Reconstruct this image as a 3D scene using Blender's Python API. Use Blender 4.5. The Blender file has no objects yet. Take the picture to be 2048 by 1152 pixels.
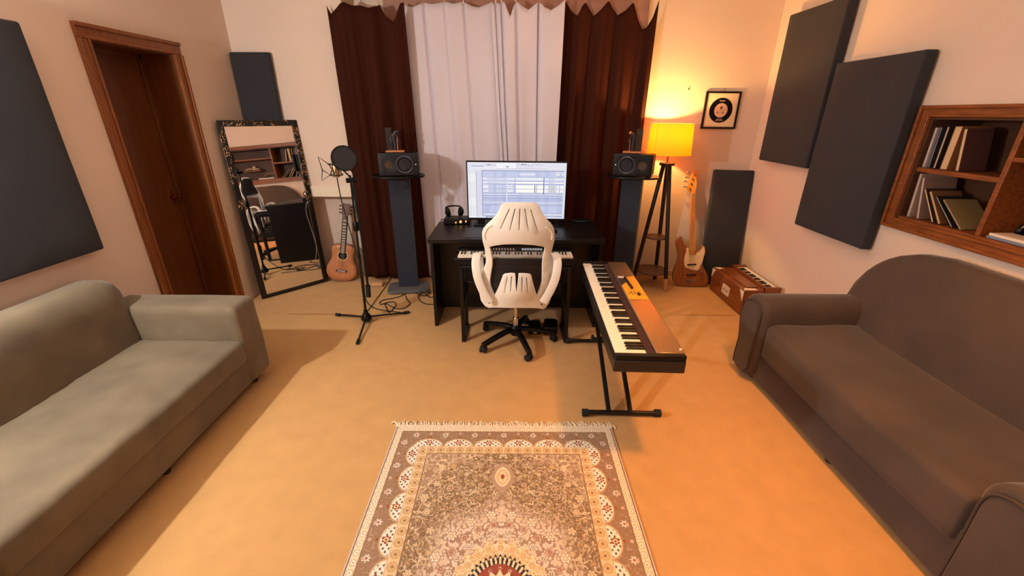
import bpy, bmesh, math, random
import numpy as np
from mathutils import Vector, Matrix, noise, geometry
random.seed(7); rng=np.random.default_rng(7)
PI=math.pi
S=bpy.context.scene
COL=S.collection
# ------------------------------------------------------------------ camera
F=844.0; PITCH=math.radians(22.4); ROLL=math.radians(0.4); H=1.62
FWD=Vector((0,math.cos(PITCH),-math.sin(PITCH))); UP0=Vector((0,math.sin(PITCH),math.cos(PITCH))); RT0=Vector((1,0,0))
UP=UP0*math.cos(ROLL)-RT0*math.sin(ROLL); RT=RT0*math.cos(ROLL)+UP0*math.sin(ROLL)
cam=bpy.data.objects.new('camera',bpy.data.cameras.new('camera')); COL.objects.link(cam); S.camera=cam
cam.data.sensor_width=36; cam.data.lens=F/2048*36; cam.data.clip_start=.02
cam.matrix_world=Matrix(((RT.x,UP.x,-FWD.x,0),(RT.y,UP.y,-FWD.y,0),(RT.z,UP.z,-FWD.z,H),(0,0,0,1)))
# ------------------------------------------------------------------ light and exposure
S.view_settings.view_transform='Standard'; S.view_settings.look='None'; S.view_settings.gamma=1.0
S.view_settings.use_curve_mapping=False; S.view_settings.exposure=0.0
w=bpy.data.worlds.new('world'); S.world=w; w.use_nodes=True
w.node_tree.nodes['Background'].inputs[0].default_value=(1,.9,.8,1); w.node_tree.nodes['Background'].inputs[1].default_value=.3
def lamp(name,kind,loc,energy,color,size=.1,rot=(0,0,0),sizey=None,target=None,spread=None):
    d=bpy.data.lights.new(name,kind); d.energy=energy; d.color=color
    if kind=='AREA':
        d.size=size
        if sizey: d.shape='RECTANGLE'; d.size_y=sizey
        if spread: d.spread=spread
    else: d.shadow_soft_size=size
    o=bpy.data.objects.new(name,d); COL.objects.link(o); o.location=loc; o.rotation_euler=rot
    if target is not None: o.rotation_euler=(Vector(target)-Vector(loc)).to_track_quat('-Z','Y').to_euler()
    return o
lamp('left_lamp_light','POINT',(-2.28,1.05,1.80),125,(1,.97,.92),.035)
lamp('ceiling_fill','AREA',(.3,2.9,2.68),9,(1,.86,.72),1.2,sizey=1.2)  # added area light for general fill, no fixture behind it
dl=lamp('right_warm_fill','SPOT',(1.1,1.25,2.66),235,(1,.38,.06),.12,target=(1.4,1.45,0)); dl.data.spot_size=math.radians(84); dl.data.spot_blend=1.0  # unseen spot added to tint the right side of the floor orange
# ------------------------------------------------------------------ materials
def lin(c):
    return tuple(((x/255)/12.92 if x/255<=.04045 else ((x/255+.055)/1.055)**2.4) for x in c)
def mat(name,rgb,rough=.6,metal=0,var=0,vscale=8,bump=0,bscale=200,sheen=0,stretch=(1,1,1),rgb2=None,coat=0,emit=None,alpha=None,detail=3,trans=0,spec=None):
    m=bpy.data.materials.new(name); m.use_nodes=True; nt=m.node_tree; N=nt.nodes; L=nt.links
    b=N['Principled BSDF']; c=lin(rgb)
    b.inputs['Base Color'].default_value=(*c,1); b.inputs['Roughness'].default_value=rough; b.inputs['Metallic'].default_value=metal
    if sheen: b.inputs['Sheen Weight'].default_value=sheen; b.inputs['Sheen Roughness'].default_value=.4
    if coat: b.inputs['Coat Weight'].default_value=coat; b.inputs['Coat Roughness'].default_value=.15
    if spec is not None: b.inputs['Specular IOR Level'].default_value=spec
    if trans: b.inputs['Transmission Weight'].default_value=trans
    if emit: b.inputs['Emission Color'].default_value=(*lin(emit[0]),1); b.inputs['Emission Strength'].default_value=emit[1]
    tc=N.new('ShaderNodeTexCoord'); mp=N.new('ShaderNodeMapping'); mp.inputs['Scale'].default_value=stretch; L.new(tc.outputs['Object'],mp.inputs[0])
    if var or rgb2:
        n=N.new('ShaderNodeTexNoise'); n.inputs['Scale'].default_value=vscale; n.inputs['Detail'].default_value=detail; L.new(mp.outputs[0],n.inputs['Vector'])
        r=N.new('ShaderNodeValToRGB'); r.color_ramp.elements[0].position=.3; r.color_ramp.elements[1].position=.7
        c2=lin(rgb2) if rgb2 else tuple(x*(1-var) for x in c)
        r.color_ramp.elements[0].color=(*c2,1); r.color_ramp.elements[1].color=(*c,1)
        L.new(n.outputs['Fac'],r.inputs[0]); L.new(r.outputs[0],b.inputs['Base Color'])
    if bump:
        n2=N.new('ShaderNodeTexNoise'); n2.inputs['Scale'].default_value=bscale; n2.inputs['Detail'].default_value=2; L.new(mp.outputs[0],n2.inputs['Vector'])
        bp=N.new('ShaderNodeBump'); bp.inputs['Strength'].default_value=bump; bp.inputs['Distance'].default_value=.004
        L.new(n2.outputs['Fac'],bp.inputs['Height']); L.new(bp.outputs[0],b.inputs['Normal'])
    return m
def vcol_mat(name,attr,rough=.8,emit=0):
    m=bpy.data.materials.new(name); m.use_nodes=True; N=m.node_tree.nodes; L=m.node_tree.links; b=N['Principled BSDF']
    a=N.new('ShaderNodeVertexColor'); a.layer_name=attr
    b.inputs['Roughness'].default_value=rough
    if emit: L.new(a.outputs[0],b.inputs['Emission Color']); b.inputs['Emission Strength'].default_value=emit; b.inputs['Base Color'].default_value=(.01,.01,.01,1)
    else: L.new(a.outputs[0],b.inputs['Base Color'])
    return m
MW=mat('wall_paint',(234,213,197),.75,var=.05,vscale=1.5,bump=.12,bscale=60)
MWS=mat('wall_paint_sill',(240,226,204),.6,bump=.1,bscale=60)
MCEIL=mat('ceiling_paint',(235,222,205),.8)
MFLOOR=mat('carpet',(209,162,102),.95,var=.10,vscale=9,bump=.5,bscale=420,detail=6,sheen=.2)
MSEAM=mat('carpet_seam',(150,100,58),.9)
MBASE=mat('skirting_paint',(190,170,165),.6)
MLINTEL=mat('lintel_shade',(178,132,116),.6,var=.2,vscale=5,stretch=(.3,3,3))  # mauve-brown colour stands for shade on the window lintel
MDOOR=mat('door_wood',(108,58,16),.42,rgb2=(86,44,10),vscale=14,stretch=(4,4,.25),bump=.08,bscale=90)
MFRAME=mat('door_frame_wood',(146,84,34),.4,rgb2=(116,62,22),vscale=18,stretch=(4,4,.3),bump=.08,bscale=90)
MSHELF=mat('shelf_wood',(150,86,38),.42,rgb2=(112,58,22),vscale=16,stretch=(4,.5,4),bump=.08,bscale=90)
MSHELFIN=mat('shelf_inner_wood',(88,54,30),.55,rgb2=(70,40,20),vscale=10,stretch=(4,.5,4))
MBRASS=mat('brass',(190,130,80),.22,1)
MPANEL=mat('charcoal_fabric',(46,47,54),.9,var=.12,vscale=3,bump=.35,bscale=700,sheen=.12)
MPBACK=mat('panel_backing',(38,38,42),.9)
MBLACK=mat('black_laminate',(8,8,10),.34,bump=.12,bscale=260,var=.2,vscale=30,spec=.35)
MBLACKM=mat('black_metal',(12,12,13),.4,.2)
MPLAST=mat('black_plastic',(8,8,9),.42,spec=.25)
MRUB=mat('rubber',(18,18,18),.8)
MNAVY=mat('navy_grey_fabric',(38,43,58),.85,bump=.3,bscale=600)
MCHROME=mat('chrome',(220,215,210),.15,1)
MWHITE=mat('white_plastic',(247,245,238),.38,spec=.4)
MSLOT=mat('slot_black',(8,8,8),.8)
MMESH=mat('seat_black_fabric',(28,26,27),.85,bump=.3,bscale=500)
MIV=mat('ivory_key',(245,238,225),.28)
MEB=mat('ebony_key',(20,17,17),.3)
MFELT=mat('dark_red_felt',(52,24,26),.8)
MPIANO=mat('piano_metal',(150,122,92),.28,.7,bump=.03,bscale=400)
MGOLD=mat('orange_reflection',(235,165,40),.35)  # painted lamp reflection for the piano panel
MDISP=mat('pale_lit_buttons',(235,205,190),.4,emit=((240,205,180),.25))
MGLASS=mat('mirror_silver',(245,245,245),.015,1)
MCURB=mat('brown_velvet',(58,20,5),.8,var=.3,vscale=2,spec=.15,stretch=(1,1,.2))
MCURW=mat('white_voile',(222,214,226),.75,var=.03,vscale=3)
MSOFAL=mat('olive_grey_velvet',(118,104,82),.85,rgb2=(94,83,64),vscale=4,bump=.15,bscale=300,sheen=.3)
MSOFAR=mat('brown_grey_velvet',(76,62,56),.85,rgb2=(58,50,48),vscale=3,bump=.15,bscale=300,sheen=.25)
MPIPE=mat('dark_seam_piping',(66,54,47),.9)
MFOOT=mat('dark_wood',(50,30,18),.5)
MBRK=mat('black_tripod_wood',(22,16,14),.45)
MSOCK=mat('tan_wood_foot',(205,150,95),.6)
MGTOP=mat('guitar_top',(206,138,92),.35,rgb2=(186,116,74),vscale=20,stretch=(6,6,.3),coat=.4)
MGSIDE=mat('guitar_side',(96,48,28),.35,coat=.4)
MGHEAD=mat('guitar_head',(92,58,42),.4)
MNECK=mat('rosewood',(48,32,28),.5)
MBBODY=mat('bass_body',(168,100,46),.32,rgb2=(136,74,30),vscale=12,stretch=(5,5,.35),coat=.5)
MBNECK=mat('maple',(226,156,72),.35,rgb2=(200,126,50),vscale=12,stretch=(2,2,1),coat=.4)
MPG=mat('pickguard_cream',(248,222,178),.35,var=.08,vscale=25)
MSTRING=mat('steel_string',(190,180,165),.3,1)
MHARM=mat('harmonium_wood',(142,76,34),.35,rgb2=(110,56,24),vscale=10,stretch=(2,1,4),coat=.4)
MHWHITE=mat('white_plate',(238,226,214),.5)
MPAPER=mat('paper_pages',(222,190,150),.8,var=.15,vscale=80,stretch=(1,12,.1))
MPAPER2=mat('grey_pages',(205,196,192),.8,var=.15,vscale=80,stretch=(1,12,.1))
MWIRE=mat('gold_metal',(200,150,100),.3,.9)
# ------------------------------------------------------------------ mesh helpers
class M:
    def __init__(s): s.v=[]; s.f=[]
    def add(s,vs,fs,T=None):
        o=len(s.v)
        s.v+= [tuple(T@Vector(p)) if T is not None else tuple(p) for p in vs]
        s.f+= [tuple(i+o for i in f) for f in fs]; return s
    def box(s,a,b,T=None):
        x0,y0,z0=a; x1,y1,z1=b
        return s.add([(x0,y0,z0),(x1,y0,z0),(x1,y1,z0),(x0,y1,z0),(x0,y0,z1),(x1,y0,z1),(x1,y1,z1),(x0,y1,z1)],
          [(0,3,2,1),(4,5,6,7),(0,1,5,4),(1,2,6,5),(2,3,7,6),(3,0,4,7)],T)
    def cyl(s,p0,p1,r0,r1=None,n=20,T=None,cap=True):
        r1=r0 if r1 is None else r1
        p0=Vector(p0); p1=Vector(p1); d=(p1-p0).normalized(); a=d.orthogonal().normalized(); b=d.cross(a)
        vs=[p0+(a*math.cos(2*PI*i/n)+b*math.sin(2*PI*i/n))*r0 for i in range(n)]+[p1+(a*math.cos(2*PI*i/n)+b*math.sin(2*PI*i/n))*r1 for i in range(n)]
        fs=[(i,(i+1)%n,n+(i+1)%n,n+i) for i in range(n)]
        if cap: fs+=[tuple(range(n-1,-1,-1)),tuple(range(n,2*n))]
        return s.add(vs,fs,T)
    def tube(s,pts,r,n=8,T=None,closed=False,flat=None,smooth=1):
        P=[Vector(p) for p in pts]
        for _ in range(smooth if len(P)>2 else 0):
            Q=[]; K=len(P)
            for i in range(K if closed else K-1):
                a,b=P[i],P[(i+1)%K]; p_=P[i-1] if (i>0 or closed) else a; q_=P[(i+2)%K] if (i+2<K or closed) else b
                Q.append(a); Q.append((a+b)*.5625-(p_+q_)*.0625)
            if not closed: Q.append(P[-1])
            P=Q
        K=len(P); rr=r if isinstance(r,(list,tuple)) else [r]*K
        if len(rr)!=K: rr=[rr[min(len(rr)-1,int(i*len(rr)/K))] for i in range(K)]
        vs=[]; up=None
        for i in range(K):
            t=(P[(i+1)%K]-P[i-1]) if (closed or 0<i<K-1) else (P[1]-P[0] if i==0 else P[-1]-P[-2])
            if t.length<1e-9: t=Vector((0,0,1))
            t.normalize()
            if up is None: up=t.orthogonal().normalized() if flat is None else (flat[0]-t*flat[0].dot(t)).normalized()
            elif flat is not None: up=(flat[0]-t*flat[0].dot(t)).normalized()
            else: up=(up-t*up.dot(t)).normalized()
            b=t.cross(up)
            for k in range(n):
                a=2*PI*k/n; ca,sa=math.cos(a),math.sin(a)
                if flat is not None:
                    ca=abs(ca)**.6*(1 if ca>=0 else -1); sa=abs(sa)**.6*(1 if sa>=0 else -1)
                    vs.append(P[i]+up*ca*flat[1]+b*sa*flat[2])
                else: vs.append(P[i]+(up*ca+b*sa)*rr[i])
        fs=[]
        for i in range(K if closed else K-1):
            for k in range(n):
                j=(i+1)%K; fs.append((i*n+k,i*n+(k+1)%n,j*n+(k+1)%n,j*n+k))
        if not closed: fs+=[tuple(range(n-1,-1,-1)),tuple((K-1)*n+k for k in range(n))]
        return s.add(vs,fs,T)
    def lathe(s,prof,n=28,T=None):
        vs=[];K=len(prof)
        for r,z in prof: vs+=[(r*math.cos(2*PI*i/n),r*math.sin(2*PI*i/n),z) for i in range(n)]
        fs=[(j*n+i,j*n+(i+1)%n,(j+1)*n+(i+1)%n,(j+1)*n+i) for j in range(K-1) for i in range(n)]
        if prof[0][0]>1e-5: fs.append(tuple(range(n-1,-1,-1)))
        if prof[-1][0]>1e-5: fs.append(tuple((K-1)*n+i for i in range(n)))
        return s.add(vs,fs,T)
    def sphere(s,c,r,n=16,T=None,sc=(1,1,1)):
        c=Vector(c); m=n//2
        vs=[(c.x+r*sc[0]*math.sin(PI*j/m)*math.cos(2*PI*i/n),c.y+r*sc[1]*math.sin(PI*j/m)*math.sin(2*PI*i/n),c.z+r*sc[2]*math.cos(PI*j/m)) for j in range(m+1) for i in range(n)]
        fs=[(j*n+i,(j+1)*n+i,(j+1)*n+(i+1)%n,j*n+(i+1)%n) for j in range(m) for i in range(n)]
        return s.add(vs,fs,T)
    def prism(s,poly,d0,d1,T=None):      # poly in XZ, depth along Y
        n=len(poly); A=sum(poly[i][0]*poly[(i+1)%n][1]-poly[(i+1)%n][0]*poly[i][1] for i in range(n))
        if A<0: poly=poly[::-1]
        vs=[(p[0],d0,p[1]) for p in poly]+[(p[0],d1,p[1]) for p in poly]
        fs=[tuple(range(n)),tuple(range(2*n-1,n-1,-1))]+[(i,n+i,n+(i+1)%n,(i+1)%n) for i in range(n)]
        return s.add(vs,fs,T)
    def build(s,name,m,parent=None,bevel=0,seg=2,smooth=True,angle=35,loc=None,rot=None,weld=False):
        me=bpy.data.meshes.new(name); me.from_pydata([tuple(p) for p in s.v],[],s.f)
        if weld:
            bm=bmesh.new(); bm.from_mesh(me); bmesh.ops.remove_doubles(bm,verts=bm.verts,dist=1e-5); bm.to_mesh(me); bm.free()
        if smooth: me.shade_smooth(); me.set_sharp_from_angle(angle=math.radians(angle))
        me.materials.append(m)
        o=bpy.data.objects.new(name,me); COL.objects.link(o)
        if bevel:
            b=o.modifiers.new('bevel','BEVEL'); b.width=bevel; b.segments=seg; b.limit_method='ANGLE'; b.angle_limit=math.radians(40); b.harden_normals=False
        if parent: o.parent=parent
        if loc: o.location=loc
        if rot: o.rotation_euler=rot
        return o
def tag(o,label=None,cat=None,group=None,kind=None):
    if label:o['label']=label
    if cat:o['category']=cat
    if group:o['group']=group
    if kind:o['kind']=kind
    return o
def empty(name,loc,rz=0,label=None,cat=None,group=None,rot=None):
    o=bpy.data.objects.new(name,None); COL.objects.link(o); o.location=loc; o.rotation_euler=rot or (0,0,rz); o.empty_display_size=.05
    return tag(o,label,cat,group)
def dup(o,parent,loc=None,mesh_shared=True):
    c=o.copy(); COL.objects.link(c); c.parent=parent
    if loc is not None: c.location=loc
    return c
def struct(name,m,mt,parent=None,**k):
    o=m.build(name,mt,parent,**k)
    if parent is None: o['kind']='structure'
    return o
def softbox(lo,hi,rlo,rhi,step=.05,nz=0,ns=3.0,seed=0,fn=None):
    lo=Vector(lo);hi=Vector(hi)
    if not isinstance(rlo,(tuple,list)): rlo=(rlo,)*3
    if not isinstance(rhi,(tuple,list)): rhi=(rhi,)*3
    ax=[]
    for k in range(3):
        a=[lo[k]+rlo[k]*(1-math.cos(PI/2*i/5)) for i in range(5)] if rlo[k]>0 else [lo[k]]
        b=[hi[k]-rhi[k]*(1-math.cos(PI/2*i/5)) for i in range(5)][::-1] if rhi[k]>0 else [hi[k]]
        A=lo[k]+rlo[k]; B=hi[k]-rhi[k]; n=max(1,int((B-A)/step))
        mid=[A+(B-A)*i/n for i in range(n+1)]
        L=sorted(a+mid+b); out=[L[0]]
        for x in L[1:]:
            if x-out[-1]>1e-4: out.append(x)
        ax.append(out)
    def mp(p):
        q=[0,0,0]; d=[0,0,0]
        for k in range(3):
            A=lo[k]+rlo[k];B=hi[k]-rhi[k]; q[k]=min(max(p[k],A),B)
            r=rlo[k] if p[k]<q[k] else rhi[k]; d[k]=(p[k]-q[k])/r if r>1e-9 else 0
        # cube -> sphere style mapping
        m=max(abs(x) for x in d); L=math.sqrt(sum(x*x for x in d))
        if L>1e-9:
            for k in range(3):
                r=rlo[k] if d[k]<0 else rhi[k]; q[k]+=d[k]*m/L*r
        v=Vector(q)
        if nz:
            c=(lo+hi)/2; n=noise.noise(Vector((v.x*ns+seed,v.y*ns,v.z*ns)))*nz
            dd=(v-c); dd=Vector((dd.x/(hi.x-lo.x),dd.y/(hi.y-lo.y),dd.z/(hi.z-lo.z)))
            k=max(range(3),key=lambda i:abs(dd[i])); e=Vector((0,0,0)); e[k]=1 if dd[k]>0 else -1; v+=e*n
        if fn: v=fn(v)
        return v
    m=M()
    for k in range(3):
        u,w_=[i for i in range(3) if i!=k]
        for side in (0,1):
            vs=[]
            for a in ax[u]:
                for b in ax[w_]:
                    p=[0,0,0];p[k]=(lo if side==0 else hi)[k];p[u]=a;p[w_]=b; vs.append(mp(p))
            nb=len(ax[w_]); fs=[]
            for i in range(len(ax[u])-1):
                for j in range(nb-1):
                    f=(i*nb+j,(i+1)*nb+j,(i+1)*nb+j+1,i*nb+j+1)
                    flip=(side==0)!=(k==1)
                    fs.append(f[::-1] if flip else f)
            m.add(vs,fs)
    return m
def ray(x,y): return RT*((x-1024)/F)+UP*((576-y)/F)+FWD
def on_plane(x,y,p0,n):     # a measured point brought onto a real plane
    d=ray(x,y); p0=Vector(p0); n=Vector(n); t=(p0-Vector((0,0,H))).dot(n)/d.dot(n); return Vector((0,0,H))+d*t
def inpoly(x,y,P):
    c=False;n=len(P)
    for i in range(n):
        x1,y1=P[i];x2,y2=P[i-1]
        if (y1>y)!=(y2>y) and x<(x2-x1)*(y-y1)/(y2-y1)+x1: c=not c
    return c
def plate(outer,holes,step,fn,th,name,mt,parent,bevel=0):
    """flat outline with holes, filled, bent by fn(a,b)->Vector and given thickness"""
    V=[];E=[]
    for P in [outer]+holes:
        o=len(V);V+=[Vector(p) for p in P];E+=[(o+i,o+(i+1)%len(P)) for i in range(len(P))]
    xs=[p[0] for p in outer];zs=[p[1] for p in outer]
    x=min(xs)
    while x<max(xs):
        z=min(zs)
        while z<max(zs):
            if inpoly(x,z,outer) and not any(inpoly(x,z,h) for h in holes) and min((Vector((x,z))-v).length for v in V[:sum(len(q) for q in [outer]+holes)])>step*.6: V.append(Vector((x,z)))
            z+=step
        x+=step
    r=geometry.delaunay_2d_cdt(V,E,[],0,1e-6)
    vs,fs=r[0],r[2]; F2=[]
    for f in fs:
        c=sum((vs[i] for i in f),Vector((0,0)))/len(f)
        if inpoly(c.x,c.y,outer) and not any(inpoly(c.x,c.y,h) for h in holes): F2.append(tuple(f))
    m=M(); m.add([fn(v.x,v.y) for v in vs],F2)
    o=m.build(name,mt,parent,angle=60)
    s_=o.modifiers.new('solid','SOLIDIFY'); s_.thickness=th; s_.offset=0
    if bevel:
        b=o.modifiers.new('bevel','BEVEL'); b.width=bevel; b.segments=2; b.limit_method='ANGLE'; b.angle_limit=math.radians(50)
    return o
def smoothpoly(P,k=2):
    for _ in range(k):
        Q=[];n=len(P)
        for i in range(n):
            a=P[i];b=P[(i+1)%n]; Q+=[(a[0]*.75+b[0]*.25,a[1]*.75+b[1]*.25),(a[0]*.25+b[0]*.75,a[1]*.25+b[1]*.75)]
        P=Q
    return P
# ------------------------------------------------------------------ room
XL,XR,YB,YN,ZC=-2.44,2.35,4.33,-1.6,2.75
fl=struct('floor',M().box((XL-.4,YN-.1,-.05),(XR+.4,YB+.3,0)),MFLOOR,smooth=False)
for a,b in (((-1.95,3.30),(-1.35,3.31)),((1.45,3.335),(1.96,3.33))):
    M().tube([(a[0],a[1],.0005),((a[0]+b[0])/2,a[1]-.004,.0035),(b[0],b[1],.0005)],.0022,6).build('seam',MSEAM,fl)
struct('ceiling',M().box((XL-.4,YN-.1,ZC),(XR+.4,YB+.3,ZC+.05)),MCEIL,smooth=False)
D0,D1,DT=2.755,3.425,2.01      # door opening
struct('wall_left',M().box((XL-.3,YN-.1,0),(XL,D0,ZC)).box((XL-.3,D1,0),(XL,YB+.3,ZC)).box((XL-.3,D0,DT),(XL,D1,ZC)).box((XL-.34,D0-.05,0),(XL-.29,D1+.05,DT+.05)),MW,smooth=False)
N0,N1,NZ0,NZ1=1.10,2.565,1.045,1.625   # bookshelf niche
struct('wall_right',M().box((XR,YN-.1,0),(XR+.3,N0,ZC)).box((XR,N1,0),(XR+.3,YB+.3,ZC)).box((XR,N0,0),(XR+.3,N1,NZ0)).box((XR,N0,NZ1),(XR+.3,N1,ZC)).box((XR+.29,N0,NZ0),(XR+.33,N1,NZ1)),MW,smooth=False)
struct('wall_back',M().box((XL,YB,0),(XR,YB+.2,ZC)).box((XL,4.15,.963),(-1.44,YB,ZC)),MW,smooth=False)
struct('wall_near',M().box((XL,YN-.1,0),(XR,YN,ZC)),MW,smooth=False)
struct('trim_1',M().box((XL,4.135,.862),(-1.44,YB,.963)),MWS,bevel=.004)
struct('trim_2',M().box((-1.13,4.29,2.30),(1.17,YB,2.75)),MLINTEL,bevel=.006)  # board painted as the shaded lintel above the curtains
struct('baseboard_back',M().box((1.2,4.315,0),(XR,YB,.055)),MBASE,bevel=.004)
# door with deep reveal
door=struct('door_1',M().box((-2.715,D0,.01),(-2.675,D1,DT)),MDOOR,bevel=.003)
def reveal(): 
    m=M().box((-2.68,D1-.016,0),(XL+.004,D1,DT)).box((-2.68,D0,0),(XL+.004,D0+.016,DT)).box((-2.68,D0,DT-.016),(XL+.004,D1,DT)); return m
reveal().build('jamb',MDOOR,door,bevel=.002)
M().box((-2.675,D1-.045,0),(-2.66,D1-.016,DT-.016)).box((-2.675,D0+.016,0),(-2.66,D0+.045,DT-.016)).box((-2.675,D0+.016,DT-.045),(-2.66,D1-.016,DT-.016)).build('door_stop',MDOOR,door,bevel=.002)
def mold(y0,y1,z0,z1,horiz):
    m=M().box((XL,y0,z0),(XL+.018,y1,z1))
    if horiz: m.box((XL+.018,y0+.0,z1-.022),(XL+.03,y1,z1)); m.box((XL+.018,y0+.045,z0),(XL+.024,y1-.045,z0+.018))
    else:
        if y0<3: m.box((XL+.018,y0,z0),(XL+.03,y0+.02,z1)); m.box((XL+.018,y1-.016,z0),(XL+.024,y1,z1))
        else: m.box((XL+.018,y1-.02,z0),(XL+.03,y1,z1)); m.box((XL+.018,y0,z0),(XL+.024,y0+.016,z1))
    return m
mold(2.69,2.765,0,2.0,False).build('architrave',MFRAME,door,bevel=.004)
mold(3.415,3.49,0,2.0,False).build('architrave',MFRAME,door,bevel=.004)
mold(2.69,3.49,2.0,2.08,True).build('architrave',MFRAME,door,bevel=.004)
kn=M().lathe([(.028,0),(.028,.006),(.012,.010),(.010,.03),(.022,.038),(.027,.052),(.022,.066),(.0,.070)],20,Matrix.Translation((-2.675,3.33,1.0))@Matrix.Rotation(PI/2,4,'Y')).build('door_knob',MBRASS,door)
M().box((-2.676,3.318,.94),(-2.671,3.342,1.06)).build('lock_plate',MBRASS,door,bevel=.002)
# ------------------------------------------------------------------ acoustic panels
def panel(lo,hi,axis,label,loc=None,rot=None):
    o=softbox(lo,hi,.012,.012,.12,nz=.003,ns=2.5).build('sound_absorber',MPANEL,weld=True,loc=loc,rot=rot,angle=60)
    tag(o,label,'acoustic panel','charcoal fabric acoustic panels around the room')
    l=Vector(lo);h=Vector(hi); k=axis[0]; m=Vector((.03,.03,.03)); a=l+m;b=h-m
    if axis[1]>0: a[k]=h[k]-.001;b[k]=h[k]+.011
    else: a[k]=l[k]-.011;b[k]=l[k]+.001
    M().box(a,b).build('backing_board',MPBACK,o)
    return o
panel((XL+.012,1.60,.88),(XL+.068,2.355,2.015),(0,-1),'large charcoal acoustic panel on the left wall above the olive-grey sofa')
panel((-2.43,4.085,.975),(-2.095,4.138,2.095),(1,1),'narrow charcoal acoustic panel on the back wall above the standing mirror')
panel((XR-.085,3.385,1.245),(XR-.012,4.06,2.385),(0,1),'charcoal acoustic panel on the right wall nearer the corner, mounted higher')
panel((XR-.085,2.64,.818),(XR-.012,3.345,1.965),(0,1),'charcoal acoustic panel on the right wall beside the bookshelf niche, hung lower')
lp=panel((-.19,-.028,0),(.19,.028,1.135),(1,1),'tall charcoal acoustic panel standing on the floor against the back wall behind the bass guitar',loc=(2.125,4.09,.005),rot=(-math.radians(7.5),math.radians(1.2),0))
# ------------------------------------------------------------------ bookshelf niche
bs=empty('bookshelf',(XR,1.8,NZ0),0,'brown wooden built-in bookshelf recessed into the right wall above the sofa','bookshelf')
def bp(name,m,mt=MSHELF,**k):
    m.v=[(x-XR,y-1.8,z-NZ0) for x,y,z in m.v]; return m.build(name,mt,bs,**k)
XI=XR+.285
bp('back_panel',M().box((XI,N0,NZ0),(XI+.005,N1,NZ1)),MSHELFIN)
def fr(a0,a1,z0,z1):
    return M().box((XR-.020,a0,z0),(XR+.004,a1,z1))
def rail(y0,y1,z0,z1):
    m=M().box((XR-.014,y0,z0),(XR+.0,y1,z1)); 
    if z1-z0<.2:
        o=z0 if z0<1.2 else z1-.018
        m.box((XR-.030,y0,o),(XR-.014,y1,o+.018)); o2=z1-.014 if z0<1.2 else z0
        m.box((XR-.022,y0+.05,o2),(XR-.014,y1-.05,o2+.014))
    else:
        o=y0 if y0<1.5 else y1-.018
        m.box((XR-.030,o,z0-.04),(XR-.014,o+.018,z1+.04)); o2=y1-.014 if y0<1.5 else y0
        m.box((XR-.022,o2,z0),(XR-.014,o2+.014,z1))
    return m
bp('frame_rail',rail(N0-.065,N1+.065,NZ1-.005,NZ1+.055),bevel=.004)
bp('frame_rail',rail(N0-.065,N1+.065,NZ0-.055,NZ0+.005),bevel=.004)
bp('frame_rail',rail(N1-.005,N1+.065,NZ0,NZ1),bevel=.004)
bp('frame_rail',rail(N0-.065,N0+.005,NZ0,NZ1),bevel=.004)
bp('side_board',M().box((XR,N1-.018,NZ0),(XI,N1-.001,NZ1)),MSHELFIN)
bp('side_board',M().box((XR,N0+.001,NZ0),(XI,N0+.018,NZ1)),MSHELFIN)
bp('top_board',M().box((XR,N0+.018,NZ1-.018),(XI,N1-.018,NZ1-.001)),MSHELFIN)
bp('bottom_board',M().box((XR,N0+.018,NZ0+.001),(XI,N1-.018,NZ0+.02)),MSHELF)
bp('divider',M().box((XR+.004,2.075,NZ0+.02),(XI,2.10,NZ1-.018)),MSHELF,bevel=.003)
bp('shelf_board',M().box((XR+.006,2.10,1.325),(XI,N1-.018,1.350)),MSHELF,bevel=.003)
bp('shelf_board',M().box((XR+.006,N0+.018,1.425),(XI,2.075,1.447)),MSHELF,bevel=.003)
bp('shelf_board',M().box((XR+.10,1.45,1.225),(XI,1.80,1.245)),MSHELF,bevel=.003)
CZ={}
def book(y,z,w,h,d,lean,cover,page,label,x=XR+.022,soft=False,spiral=False,tilt=0):
    t=empty('book',(x,y,z+w/2*abs(math.sin(math.radians(lean)))),0,label,'book','books in the niche',rot=(math.radians(lean),0,math.radians(tilt)))
    cm=CZ.setdefault(cover,mat('cover_%02x%02x%02x'%cover,cover,.55))
    cw=.0022
    M().box((0,-w/2,0),(d,-w/2+cw,h)).box((0,w/2-cw,0),(d,w/2,h)).box((d-cw,-w/2,0),(d,w/2,h)).build('cover',cm,t,bevel=.0006)
    M().box((.002,-w/2+cw,.003),(d-cw,w/2-cw,h-.003)).build('pages',page,t)
    if spiral:
        m=M()
        for k in range(14): m.tube([(.004*math.cos(a)-.002,-w/2-.001+.006*math.sin(a)+.003,.012+k*(h-.024)/13) for a in [2*PI*i/8 for i in range(8)]],.0008,5,closed=True,smooth=0)
        m.build('spiral_binding',MSTRING,t)
    return t
z1=1.351
book(2.530,z1,.012,.215,.15,-1,(196,190,192),MPAPER2,'slim grey-white book, first from the left on the upper shelf row')
book(2.497,z1,.009,.218,.15,-2.0,(40,44,58),MPAPER2,'thin dark-covered book with pale pages, second on the upper shelf row')
book(2.462,z1,.014,.222,.16,-1,(34,30,32),MPAPER,'black-covered book with tan pages, third on the upper shelf row')
book(2.408,z1,.040,.225,.16,0,(150,98,58),MPAPER,'thick tan paperback in the middle of the upper shelf row')
book(2.330,z1,.018,.215,.16,-9,(96,62,60),MPAPER,'maroon hardback leaning at the right end of the upper shelf row',tilt=6)
z2=1.066
book(2.512,z2,.016,.250,.20,-3,(186,160,146),MPAPER2,'pale spiral notebook leaning tall at the left end of the lower shelf row',spiral=True)
book(2.448,z2,.014,.235,.19,-13,(150,122,108),MPAPER2,'worn beige book, second on the lower shelf row')
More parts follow.
